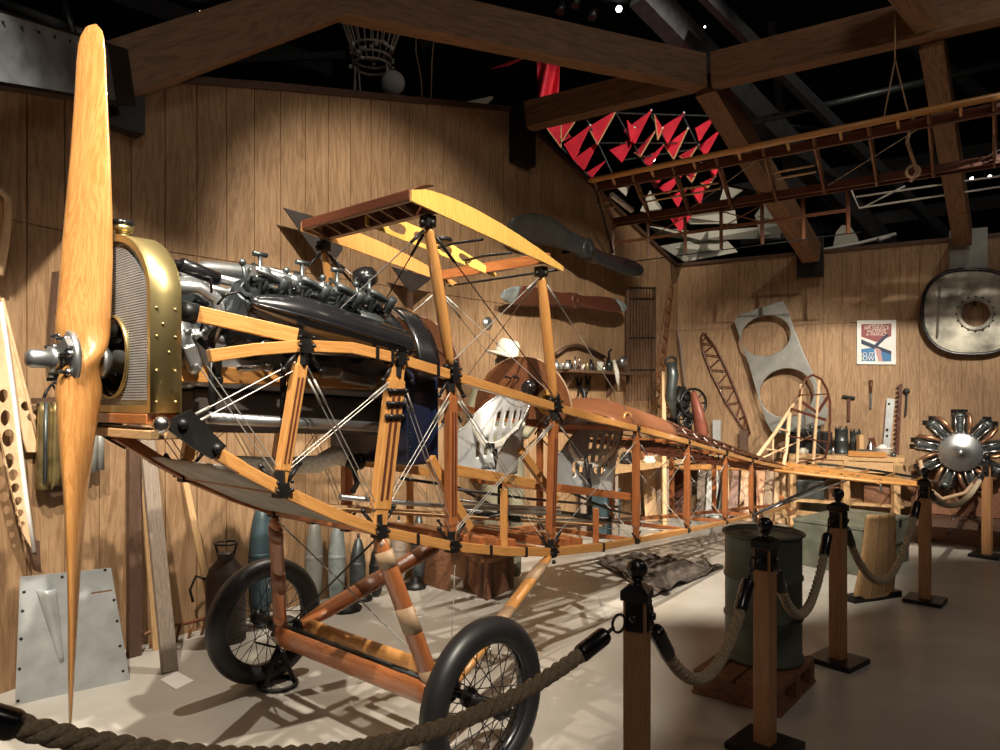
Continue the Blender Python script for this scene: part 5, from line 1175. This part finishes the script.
tag(MB().beam(ob(862, -.1), ob(862, -.1)+Z3*.24, .07, .05).build('wood_block', PALE), 'upright wooden block in front of the canisters on the workbench', 'block')
o = thing('enamel_basin', ob(884, .2), 'white enamel bowl on the workbench before the drilled strip', 'bowl')
MB().lathe(ob(884, .2), [(.05, 0), (.06, .005), (.09, .05), (.11, .09), (.12, .095), (.105, .085), (.08, .04), (0, .015)], (0, 0, 1), 28).build('bowl', WHITE, o)
MB().lathe(ob(884, .2)+Z3*.06, [(.04, 0), (.05, .05), (.02, .07), (0, .07)], (0, 0, 1), 16).build('white_rag', WHITE, o)
tag(MB().lathe(ob(872, .2), [(.06, 0), (.05, .03), (.03, .12), (.012, .17), (0, .18)], (0, 0, 1), 16).build('oil_funnel', STEEL), 'bright metal funnel between the canisters and the white bowl', 'funnel')
tag(MB().beam(ob(877, .3), ob(876, .3)+Z3*.2+bd_*-.03, .02, .06).build('brush', MAH), 'dark brush standing beside the metal funnel on the workbench', 'brush')
c = ob(812, .5); o = thing('black_box', c, 'black metal box on the workbench behind the rudder frame', 'box')
MB().beam(c-bd_*.24+Z3*.13, c+bd_*.22+Z3*.13, .25, .26).build('box_body', BLKM, o, bevel=.01); MB().beam(c-bd_*.20+Z3*.275, c+bd_*.1+Z3*.275, .1, .03).ball(c+Z3*.3, .04, 8).build('box_fittings', ENG, o)
for i, (px, r, h_, mt, nme, lab, cat) in enumerate(((826, .03, .08, BLKM, 'ink_bottle', 'small black bottle right of the black box on the workbench', 'bottle'), (831, .025, .06, ENG, 'metal_cup', 'little grey cup left of the canisters on the workbench', 'cup'), (835, .02, .09, ALU, 'oil_bottle', 'slim metal bottle touching the left canister on the workbench', 'bottle'), (804, .06, .07, CREAM, 'wire_spool', 'pale spool on the left end of the workbench', 'spool'), (894, .03, .05, ENG, 'metal_pot', 'small dark pot at the right end of the workbench', 'pot'))):
    c = ob(px, -.1); tag(MB().lathe(c, [(r, 0), (r, h_*.7), (r*.6, h_*.8), (r*.6, h_), (0, h_)], (0, 0, 1), 14).build(nme, mt), lab, cat)
for i, (px, w_, h_, mt, lab) in enumerate(((812, .30, .22, ENG, 'grey metal toolbox on the lower shelf of the workbench, left end'), (840, .2, .16, CRATEW, 'brown box on the lower shelf of the workbench, in the middle'), (880, .3, .18, CRATEW, 'long brown box on the lower shelf of the workbench, right end'))):
    c = ob(px, .1); c.z = .33; tag(MB().beam(c-bd_*w_/2+Z3*h_/2, c+bd_*w_/2+Z3*h_/2, .2, h_).build('storage_box', mt, bevel=.008), lab, 'box')
# ---------------------------------------------------------------- radial engine on its stand
rc = W(960, 452, 7.0); ra = V((-.50, -.86, 0)).normalized(); 
re_ = thing('radial_engine', rc, 'nine-cylinder radial aircraft engine with a polished nose dish, mounted on a stand at right', 'engine')
RX, RY = MB().frame(ra)
kk = 7.0/F
MB().lathe(rc, [(.20, -.22), (.20, -.02), (.195, .02), (.185, .03), (.10, .055), (.03, .07), (.028, .10), (0, .105)], ra, 40).build('nose_dish', ALU, re_)
m = MB()
for i in range(27): a = 2*PI*i/27; m.lathe(rc+RX*math.cos(a)*.186+RY*math.sin(a)*.186, [(.007, .02), (.006, .034), (0, .036)], ra, 6)
m.build('dish_bolts', BLKM, re_)
for i in range(9):
    a = PI/2+2*PI*i/9; d = RX*math.cos(a)+Z3*math.sin(a); c = rc-ra*.10; tq = d.cross(ra).normalized()
    prof = [(.075, .17)]
    for j in range(12): h0 = .19+j*.013; prof += [(.062, h0), (.077, h0+.003), (.077, h0+.007), (.062, h0+.010)]
    prof += [(.075, .35), (.07, .38), (.03, .40), (0, .40)]
    cy = MB().lathe(c, prof, d, 20).build('radial_cylinder', ENG, re_)
    m = MB().box(c+d*.40+tq*.035, (.05, .06, .05)).box(c+d*.40-tq*.035, (.05, .06, .05)); m.build('rocker_box', BLKM, cy)
    for s in (1, -1): MB().rod(c+ra*.09+d*.17+tq*s*.03, c+ra*.05+d*.40+tq*s*.04, .010).build('push_rod', STEEL, cy)
    MB().tube([c+d*.16+ra*.06+tq*.075, c+d*.28+ra*.08+tq*.09, c+d*.37+ra*.05+tq*.085, c+d*.39+tq*.05], .020, 9).build('intake_pipe', COPPER, cy)
MB().lathe(rc-ra*.18, [(.17, -.18), (.19, -.15), (.19, .1)], ra, 30).build('crankcase', ENG, re_)
rb_ = V((rc.x, rc.y, 0))-ra*.25
es = thing('engine_stand', rb_, 'dark brown wooden stand under the radial engine', 'stand')
sx_ = dR
q0 = rb_-sx_*.42+ra*.42; q1 = rb_+sx_*1.4+ra*.42; 
MB().prism([q0+Z3*.30, q1+Z3*.30, q1-ra*.5+Z3*.30, q0-ra*.5+Z3*.30], Z3*-.06).build('deck', DKW, es)
MB().beam(q0+Z3*.54-ra*.45, q1+Z3*.54-ra*.45, .05, .46).build('back_panel', CRATEW, es)
for f in (.05, .5, .95): p = q0+(q1-q0)*f-ra*.4; MB().beam(p, p+Z3*.26, .09, .09).build('leg', DKW, es)
for s in (-.18, .18): p = rb_+sx_*s-ra*.05+Z3*.30; MB().beam(p, rc+sx_*s*.6-ra*.30-Z3*.05, .06, .06).build('mount_arm', BLKM, es)
m = MB().tube([W(920, 460, 6.9), W(925, 485, 6.9), W(942, 499, 6.9), W(965, 493, 6.9), W(985, 470, 6.9)], .02, 8); tag(m.build('exhaust_ring', TAPE), 'pale curved pipe looping under the radial engine', 'pipe')
m = MB(); m.tube([FL(928, 542)+Z3*.01, FL(945, 538)+Z3*.02, W(952, 530, 7.0), W(953, 516, 7.0)], .012, 6); tag(m.build('cable', BLK), 'black cable curving from the engine stand to the floor', 'cable')
p, q = FL(905, 540), FL(1040, 556); REDW = wood('worn red-brown plank', (.50, .28, .19), (.32, .15, .09), (2, 20, 20), .6)
tag(MB().beam(p+Z3*.10+V((0, .25, 0)), q+Z3*.10+V((0, .25, 0)), .04, .2).build('plank', REDW), 'worn red-brown plank along the foot of the back wall under the engine stand', 'plank')
# ---------------------------------------------------------------- clutter leaning behind the fuselage
rng = random.Random(11)
cl = [(646, 440, 8.4, 652, 470, PALE, 'pale'), (654, 446, 8.3, 660, 478, TAPE, 'tan'), (665, 445, 8.2, 662, 482, GREYW, 'dull grey-brown'), (676, 450, 8.2, 680, 484, MAH, 'dark red-brown'), (690, 447, 8.3, 686, 486, PLY, 'brown'), (702, 452, 8.3, 700, 488, GREYW, 'grey'), (713, 448, 8.2, 712, 486, GPAINT, 'metal grey'), (724, 455, 8.1, 728, 490, PALE, 'pale'), (737, 452, 8.1, 732, 492, PLY, 'brown'), (748, 457, 8.0, 745, 494, SPR, 'orange-brown'), (760, 460, 7.9, 764, 492, COPPER, 'copper brown'), (772, 462, 7.9, 769, 494, TAPE, 'tan'), (783, 464, 7.8, 781, 496, RIBW, 'pinkish pale')]
where = ['left end of the row of boards behind the rear fuselage', 'second from the left in the row behind the rear fuselage', 'third from the left behind the rear fuselage', 'below the black machine in the corner', 'right of the corner machine', 'below the lattice rib on the back wall', 'near the foot of the grey upright board on the back wall', 'just right of the metal grey one', 'behind the seventh fuselage upright', 'behind the last fuselage uprights', 'left of the fin, behind the tail', 'behind the fin post foot', 'right end of the row beside the green box']
for i, (x0, y0, yy, x1, y1, mt, cn) in enumerate(cl):
    wz = lambda x: 651/(68+(.048*(x-677) if x > 677 else .1596*(677-x))); a = W(x0, y0, wz(x0)-.12); b = FL(x1, 399+1.51*F/(wz(x1)-.45)); ww = rng.uniform(.10, .22); 
    m = MB(); nrm = V((rng.uniform(-.6, .2), -1, .25)); m.beam(b, a, ww, .02, nrm, w2=ww*rng.uniform(.5, 1)); tag(m.build('stored_panel', mt, bevel=.003), '%s board leaning, %s' % (cn, where[i]), 'board', None)
for (x0, y0, x1, y1, lab, mt) in ((717, 420, 717, 470, 'grey upright board on the back wall below the lattice rib', ZINC), (744, 430, 744, 475, 'brown upright post at the back wall right of the grey upright board', DKW)):
    a, b = ON(WR, x0, y0, .12), ON(WR, x1, y1, .12); tag(MB().beam(a, V((b.x, b.y, 0)), .10, .05, nR).build('upright_board', mt), lab, 'board')
# second bench behind the middle of the fuselage, with small things
p0 = ON(WL, 592, 455, .35); p1 = ON(WL, 700, 455, .35); p0.z = p1.z = .78
sb2 = thing('side_bench', (p0+p1)/2, 'long low wooden bench along the left wall behind the rear fuselage', 'workbench')
MB().prism([p0+nL*.25, p1+nL*.25, p1-nL*.25, p0-nL*.25], Z3*-.05).build('bench_top', PALE, sb2)
for f in (.05, .5, .95):
    for e in (-.2, .2): p = p0+(p1-p0)*f+nL*e; MB().beam(V((p.x, p.y, 0)), p-Z3*.05, .06, .06).build('leg', GREYW, sb2)
for i in range(9):
    p = p0+(p1-p0)*(.06+.105*i)+nL*rng.uniform(-.1, .15); r = rng.uniform(.04, .08); h_ = rng.uniform(.08, .22)
    lab = ['small dark can, first on the side bench from the front cockpit', 'grey metal part, second on the side bench', 'short black cylinder, third on the side bench', 'pale tin, fourth on the side bench behind the rear seat', 'brown pot, fifth on the side bench', 'dark gear, sixth on the side bench', 'grey can, seventh on the side bench', 'pale pot, eighth on the side bench', 'dark tin at the corner end of the side bench'][i]
    tag(MB().lathe(p, [(r, 0), (r, h_*.5), (r*.8, h_*.55), (r*.8, h_*.9), (r*.4, h_), (0, h_)], (0, 0, 1), 12).build('bench_tin', [BLKM, ENG, BLKM, CREAM, PLY, BLKM, ALU, PALE, ENGD][i]), lab, 'tin')
# ---------------------------------------------------------------- hanging wing skeleton
wg = thing('wing_skeleton', W(800, 160, 6.2), 'uncovered wooden wing frame hanging under the roof at upper right', 'wing')
LA, LB2 = W(592, 181, 7.0), W(1000, 95, 5.05); SA, SB = W(613, 224, 7.96), W(1000, 163, 5.88)
LB2.z = LA.z = (LA.z+LB2.z)/2; SA.z = SB.z = (SA.z+SB.z)/2
ext = 1.35
P_L = lambda f: LA+(LB2-LA)*f; P_S = lambda f: SA+(SB-SA)*f
MB().tube([P_L(-.012), P_L(0), P_L(ext)], [.012, .034, .034], 12, flat=.8).build('leading_edge', SPR, wg)
mm_ = lambda f, g: P_L(f)+(P_S(f)-P_L(f))*g
MB().beam(mm_(0, .16), mm_(ext, .16), .03, .08).build('front_spar', MAH, wg); MB().beam(mm_(0.0, .93), mm_(ext, .93), .03, .07).build('rear_spar', MAH, wg); MB().beam(mm_(0, 1.02), mm_(ext, 1.02), .025, .05).build('hinge_spar', MAH, wg)
nrib = 9
for i in range(13):
    f = i/8*.985+.005
    if f > ext: break
    a, b = mm_(f, .02), mm_(f, 1.02); m = MB(); m.tube([a, mm_(f, .25)+Z3*.05, mm_(f, .6)+Z3*.04, b], .016, 6).tube([a, mm_(f, .3)-Z3*.03, b-Z3*.02], .015, 6)
    for k in range(6): g = .15+k*.14; m.rod(mm_(f, g)+Z3*.05, mm_(f, g+.07)-Z3*.03, .006, n=5)
    m.build('wing_rib', PLY, wg)
    if i < 12:
        g = f+.061; MB().beam(mm_(g, .02), mm_(g, .19), .02, .03).build('nose_riblet', PALE, wg)
for f0, f1 in ((.12, .5), (.5, .75), (.02, .12)):
    for g in (.5, .62): MB().rod(mm_(f0+.1*(g-.5), g), mm_(f1-.14, g), .010, n=6).build('wing_rod', RIBW, wg)
for f0 in (.25, .62, .95):
    MB().rod(mm_(f0, .15), mm_(f0+.25, .95), .004, n=5).build('wing_wire', BLKM, wg); MB().rod(mm_(f0, .95), mm_(f0+.25, .15), .004, n=5).build('wing_wire', WIRE, wg)
# drooped aileron under the rear spar
HP = lambda px, t_: None
ail = [(613, 225, 268), (648, 222, 262), (685, 216, 258), (721, 207, 253), (762, 199, 247), (803, 191, 242), (848, 184, 237)]
def AIL(f, d): return mm_(f, 1.05)-Z3*d+(P_S(f)-P_L(f)).normalized()*.05*d
fs_ = []
for (x, ya, yb) in ail:
    lo_, hi_ = -.3, 1.4
    for _ in range(40):
        md = (lo_+hi_)/2; p = mm_(md, 1.05); lo_, hi_ = (md, hi_) if p.x/p.y*F+500 < x else (lo_, md)
    fs_.append(lo_)
dd = .34
for f in fs_: MB().beam(AIL(f, .02), AIL(f, dd*1.2), .025, .03).build('aileron_rib', PLY, wg)
MB().beam(AIL(fs_[0], .19), AIL(fs_[-1], .19), .02, .03).build('aileron_stringer', PLY, wg)
MB().rod(AIL(fs_[0]-.04, dd*1.25), AIL(fs_[-1]+.03, dd*1.2), .006, n=6).build('aileron_edge', BLKM, wg)
for f0, f1 in ((fs_[1], fs_[2]), (fs_[3], fs_[4])): MB().rod(AIL(f0, .02), AIL(f1, .19), .007, n=5).rod(AIL(f0, .19), AIL(f1, .02), .007, n=5).build('aileron_brace', PLY, wg)
MB().rod(mm_(-.0, .1), AIL(fs_[0], .3), .012, n=6).build('tip_bow', BLKM, wg)
MB().tube([mm_(.04, .35), mm_(.08, .75)], .03, 8).build('striped_roll', WHITE, wg)
for f in (.1, .19): pass
for dx in (-.06, .07):
    a = P_L(.80+dx*.4); MB().rod(a, P_L(.80)+Z3*.45, .006, n=6).build('hanging_rope', TAPE, wg)
a = P_L(.80)+Z3*.44; MB().rod(a, a+Z3*.6, .006, n=6).build('hanging_rope', TAPE, wg)
c = mm_(.83, .5); m = MB(); m.tube([c+Z3*.25, c+V((-.05, 0, .05)), c-Z3*.1, c+V((.03, 0, -.2)), c+V((-.02, 0, -.28))], .014, 6).tube(circ(c-Z3*.2, .05, V((.3, 1, 0)), 14), .012, 6, closed=True); tag(m.build('rope_coil', TAPE), 'small pale coil of rope hanging from the wing frame at right', 'rope')
# white tube frame right of aileron
m = MB(); P0 = [W(850, 187, 7.6), W(859, 208, 7.6), W(1005, 186, 6.9), W(1000, 176, 6.9), W(856, 197, 7.6)]
m.tube(P0, .010, 6).rod(W(862, 208, 7.6), W(905, 186, 7.4), .009); tag(m.build('tube_frame', WHITE), 'white tubular frame hanging behind the wing skeleton at right', 'frame')
# ---------------------------------------------------------------- red cell kite
kt = thing('cell_kite', W(640, 150, 9.8), 'large kite of red triangular cells hanging beyond the walls at the top', 'kite')
tri = [((560, 123), (575, 120), (562, 140)), ((566, 144), (588, 128), (574, 157)), ((575, 159), (596, 144), (584, 168)), ((590, 127), (614, 113), (598, 142)), ((588, 172), (604, 162), (592, 176)), ((626, 130), (649, 113), (635, 141)), ((636, 152), (655, 131), (641, 155)), ((644, 160), (662, 147), (650, 165)), ((662, 128), (682, 115), (668, 141)), ((666, 146), (686, 131), (674, 157)), ((697, 128), (714, 117), (700, 139)), ((700, 146), (718, 132), (706, 154)), ((680, 156), (697, 146), (688, 160)), ((648, 178), (664, 173), (658, 182)), ((660, 187), (682, 174), (668, 192)), ((688, 176), (700, 165), (692, 181)), ((709, 165), (721, 162), (715, 174)), ((692, 190), (704, 187), (700, 202)), ((702, 183), (714, 177), (708, 187)), ((672, 196), (685, 190), (678, 205)), ((672, 218), (690, 216), (680, 230)), ((543, 122), (560, 124), (560, 145)), ((612, 150), (634, 138), (622, 160)), ((628, 122), (634, 128), (631, 140)), ((655, 116), (662, 128), (658, 138))]
rng = random.Random(5)
for i, (a, b, c) in enumerate(tri):
    yd = 9.7 if i < 13 or i > 20 else 9.0; A0, B0, C0 = W(*a, yd+.25), W(*b, yd+.15), W(*c, yd); D0 = A0*.5+B0*.5+V((.10, .45, -.05))
    G0 = (A0+B0+C0)/3; A0, B0, C0 = [G0+(q_-G0)*1.18 for q_ in (A0, B0, C0)]
    m = MB(); m.add([A0, B0, C0, D0], [(0, 1, 2), (0, 3, 2)]); s_ = m.build('sail_cell', RED, kt, solid_=.004)
    MB().rod(A0, C0, .010, n=5).rod(B0, C0, .010, n=5).build('cell_rod', PALE if i % 3 == 0 else RED, s_)
    MB().ball(B0, .018, 6).build('cell_joint', WHITE, s_)
for a, b in (((612, 113), (715, 116)), ((587, 120), (612, 173)), ((616, 113), (645, 165)), ((650, 114), (668, 145)), ((683, 116), (700, 150)), ((556, 142), (590, 178)), ((600, 143), (700, 143)), ((624, 160), (690, 150))): MB().rod(W(*a, 9.9), W(*b, 9.8), .011, n=5).build('kite_spar', ENG, kt)
tag(MB().grid(lambda u, w_: W(537+ (23-3*w_)*u, 60+66*w_+6*u*w_, 10.4+.15*math.sin(u*9+w_*5)), 12, 12).build('red_banner', RED, solid_=.004), 'narrow red banner hanging beside the black bracket at the wall peak', 'banner')
tag(MB().add([W(490, 69, 10.2), W(520, 57, 10.6), W(527, 57, 10.2), W(508, 66, 10.2)], [(0, 1, 2, 3)]).build('red_pennant', RED, solid_=.004), 'small spiky red pennant just left of the red banner', 'pennant')
# cream aircraft surfaces beyond the wing skeleton
cs = [(((612, 183), (632, 180), (626, 196)), 'small cream triangular sail seen between the first wing ribs'), (((640, 211), (650, 190), (662, 208), (655, 214)), 'cream sail panel just behind the second and third wing ribs'), (((720, 200), (724, 186), (743, 190), (732, 198)), 'small cream panel behind the middle of the wing rear spar'), (((683, 216), (735, 210), (737, 223), (690, 224)), 'narrow cream panel behind the aileron frame'), (((648, 226), (700, 232), (782, 225), (780, 238), (700, 240), (660, 236)), 'long cream curved panel above the back wall'), (((755, 215), (766, 200), (780, 222), (783, 232), (760, 236)), 'cream panel crossed by the sloping rafter'), (((660, 246), (722, 235), (738, 252), (685, 262)), 'large grey-white panel just above the wall corner')]
for i, (pts, lab) in enumerate(cs):
    P = [W(x, y, 10.3+.12*(j % 2)) for j, (x, y) in enumerate(pts)]; tag(MB().prism(P, V((.01, .04, 0))).build('fabric_surface', CREAM), lab, 'panel')
o = thing('float_plane_tail', W(850, 240, 8.9), 'pale rounded fin on a white boom above the back wall left of the steep rafter', 'fin')
MB().prism([W(x, y, 9.1) for x, y in ((833, 247), (836, 232), (842, 225), (850, 226), (857, 236), (860, 245))], V((.02, .05, 0))).build('fin', CREAM, o)
MB().tube([W(822, 250, 9.0), W(860, 243, 9.0), W(896, 234, 8.9)], .022, 8).build('boom', WHITE, o); MB().tube([W(878, 240, 8.9), W(890, 236, 8.9)], .03, 8).build('boom_clamp', WHITE, o)
tag(MB().prism([W(460, 103, 9), W(492, 96, 9), W(484, 104, 9)], V((.02, .06, 0))).build('white_tip', CREAM), 'small white pointed tip showing above the left wall', 'panel')
# hanging rope basket load ring
bk = thing('balloon_load_ring', W(372, 55, 7.6), 'cluster of cords gathered at a knotted ring, hanging above the left wall', 'load ring')
R0 = W(372, 50, 7.6)
for i in range(22):
    a = 2*PI*i/22; c0 = R0+V((math.cos(a)*.22, math.sin(a)*.22, 0)); MB().rod(c0, R0+V((math.cos(a)*.62, math.sin(a)*.62, 1.1)), .007, n=5).build('cord', BALL, bk)
for z in (0, -.10, -.18): m = MB(); m.tube(circ(R0+Z3*z, .22-.02*abs(z)*5, Z3, 24), .014, 6, closed=True); m.build('ring', BALL, bk)
rng = random.Random(9)
for i in range(30): a = rng.uniform(0, 2*PI); MB().ball(R0+V((math.cos(a)*.23, math.sin(a)*.23, -rng.uniform(0, .2))), rng.uniform(.016, .03), 6).build('knot', BALL if i % 3 else WHITE, bk)
for i in range(10):
    a = rng.uniform(-.4, .6) if i < 6 else rng.uniform(2.4, 3.6); c0 = R0+V((math.cos(a)*.18, math.sin(a)*.18, -.18)); MB().rod(c0, c0+V((rng.uniform(-.04, .04), 0, -.5)), .010, n=5).build('cord', BALL, bk)
tag(MB().ball(W(393, 83, 7.5), .13, 14, (1, .8, 1)).build('white_globe', WHITE), 'white rounded object tucked under the knotted ring above the left wall', 'globe')
for pts, lab in ((((416, 36), (416, 52), (421, 78), (422, 97)), 'pale strap hanging above the left wall, nearer the knotted ring'), (((434, 38), (432, 60), (431, 98)), 'straighter pale strap hanging above the left wall, farther from the knotted ring')):
    tag(MB().tube([W(pts[0][0], pts[0][1]-30, 7.8)]+[W(x, y, 7.8) for x, y in pts], .02, 6, flat=.4).build('hanging_strap', TAPE), lab, 'strap')
# ---------------------------------------------------------------- roof steelwork far above
tr_n = [0]
def truss(p, q, w_, label, mat=DARK2, tube=False):
    m = MB(); (m.rod(p, q, w_) if tube else m.beam(p, q, w_, w_*1.6)); tag(m.build('steel_girder', mat), label, 'girder')
GD = solid('grey roof duct', (.075, .078, .085), .6)
truss(W(640, -10, 9), W(900, 262, 13), .24, 'broad grey steel girder running down behind the middle roof junction', GD)
truss(W(700, -10, 8.5), W(1010, 300, 12), .10, 'slim dark steel girder right of the broad grey one')
truss(W(740, 125, 10), W(1010, 62, 9), .05, 'long thin grey pipe crossing behind the upper right rafters', ENG, True)
truss(W(740, 118, 12), W(850, 134, 12), .03, 'thin steel rod behind the wing frame', ENG, True)
truss(W(0, 2, 7), W(100, 40, 7), .05, 'pale thin pipe above the metal clad beam at top left', GPAINT, True)
truss(W(60, -10, 6.5), W(75, 40, 6.5), .04, 'short dark pipe at the top left corner', ENG, True)
truss(W(100, -10, 9), W(330, 70, 11), .16, 'dark steel girder above the left wall')
truss(W(230, 60, 9.5), W(345, 55, 10), .06, 'sagging dark steel bar left of the knotted ring')
truss(W(770, 0, 12), W(790, 190, 13), .12, 'dark vertical steel girder behind the ridge beam')
truss(W(850, 0, 12), W(1000, 110, 12), .12, 'dark steel girder behind the upper right rafters')
truss(W(740, 60, 13), W(1010, 10, 12), .2, 'dark steel girder behind the ridge beam')
truss(W(700, 200, 13), W(1010, 150, 12), .2, 'dark steel girder behind the wing frame')
truss(W(740, 240, 13), W(1010, 200, 12), .14, 'lowest dark steel girder above the back wall')
truss(W(420, 45, 12), W(560, 0, 12), .14, 'dark steel girder left of the red banner')
for i, (x, y, r, lab) in enumerate(((619, 9, .05, 'glowing ceiling lamp at the top beside the broad girder'), (652, 159, .06, 'glowing lamp seen through the red kite'), (972, 179, .03, 'small glowing lamp above the back wall, left of two'), (990, 177, .03, 'small glowing lamp above the back wall, right of two'), (705, 27, .015, 'tiny glowing lamp high behind the ridge beam'), (200, 12, .02, 'tiny glowing lamp above the long left roof beam'), (955, 236, .02, 'tiny glowing lamp beside the steep rafter foot'))):
    yd = 11.5; c = W(x, y, yd); o = thing('ceiling_lamp', c, lab, 'lamp'); d = V((0, -.8, -.6)).normalized()
    MB().lathe(c, [(r*1.25, -.01), (r*1.3, -.03), (r*1.2, -.12), (r*.6, -.16), (0, -.16)], d, 16).build('lamp_housing', BLKM, o); MB().lathe(c, [(r, -.01), (r*.8, .0), (0, .01)], d, 14).build('lamp_lens', LAMP, o)
for i, (x, y) in enumerate(((560, 12), (592, 18), (575, 6))):
    c = W(x, y, 9.5); o = thing('track_spotlight', c, ['black track spotlight, left of three above the long roof beam', 'black track spotlight, right of three above the long roof beam', 'black track spotlight, highest of three above the long roof beam'][i], 'lamp')
    MB().lathe(c, [(.06, 0), (.065, .14), (.03, .2), (0, .2)], V((.2, .3, 1)), 14).build('lamp_housing', ENG, o); MB().rod(c+Z3*.2, c+Z3*.5, .012).build('lamp_arm', BLKM, o)
# ---------------------------------------------------------------- hall spots, plus added spots and fill lights
def spot(loc, tgt, e, ang, col=(1, .89, .74), size=.03, blend=.45):
    l = bpy.data.lights.new('spot_light', 'SPOT'); l.energy = e; l.spot_size = math.radians(ang); l.spot_blend = blend; l.color = col; l.shadow_soft_size = size
    o = bpy.data.objects.new('spot_light', l); C.objects.link(o); o.location = loc; o.rotation_euler = (V(tgt)-V(loc)).to_track_quat('-Z', 'Y').to_euler(); return o
def pt(loc, e, size, col=(1, .85, .7)):  # unseen point light added as soft fill
    l = bpy.data.lights.new('fill_light', 'POINT'); l.energy = e; l.shadow_soft_size = size; l.color = col; o = bpy.data.objects.new('fill_light', l); C.objects.link(o); o.location = loc
spot((.5, .9, 4.3), (-1.0, 3.9, .8), 1050, 52)
spot((-1.2, 1.0, 4.2), (-2.2, 4.0, .3), 850, 54)
spot((.4, 1.8, 4.2), (-.9, 6.0, 2.0), 750, 46, blend=.6)  # extra spot added to brighten the left wall
spot((1.6, 2.6, 4.2), (.4, 6.4, .6), 950, 44)
spot((1.7, 3.4, 4.25), (1.5, 7.0, .0), 1100, 50)
spot((2.2, 2.2, 4.25), (3.4, 9, .45), 1500, 37, blend=.7)
spot((3.6, 3.4, 4.2), (4.6, 8.0, 1.1), 900, 40)
spot((1.0, 2.4, 4.3), (1.2, 8.2, 1.4), 900, 38, blend=.7)  # added spot lifting the far half of the left wall
spot((-.4, 5.0, 4.8), (-1.2, 3.6, 0), 520, 44)
spot((2.2, 6.4, 6.8), (1.6, 9.7, 4.9), 420, 60)  # high spot added only to light the red kite
spot((4.2, 5.0, 6.9), (4.0, 9.7, 3.9), 160, 60)  # added spot for the cream surfaces above the back wall
pt((1.0, -2.0, 5.5), 130, .7); pt((5.0, 2.0, 5.6), 80, .7)
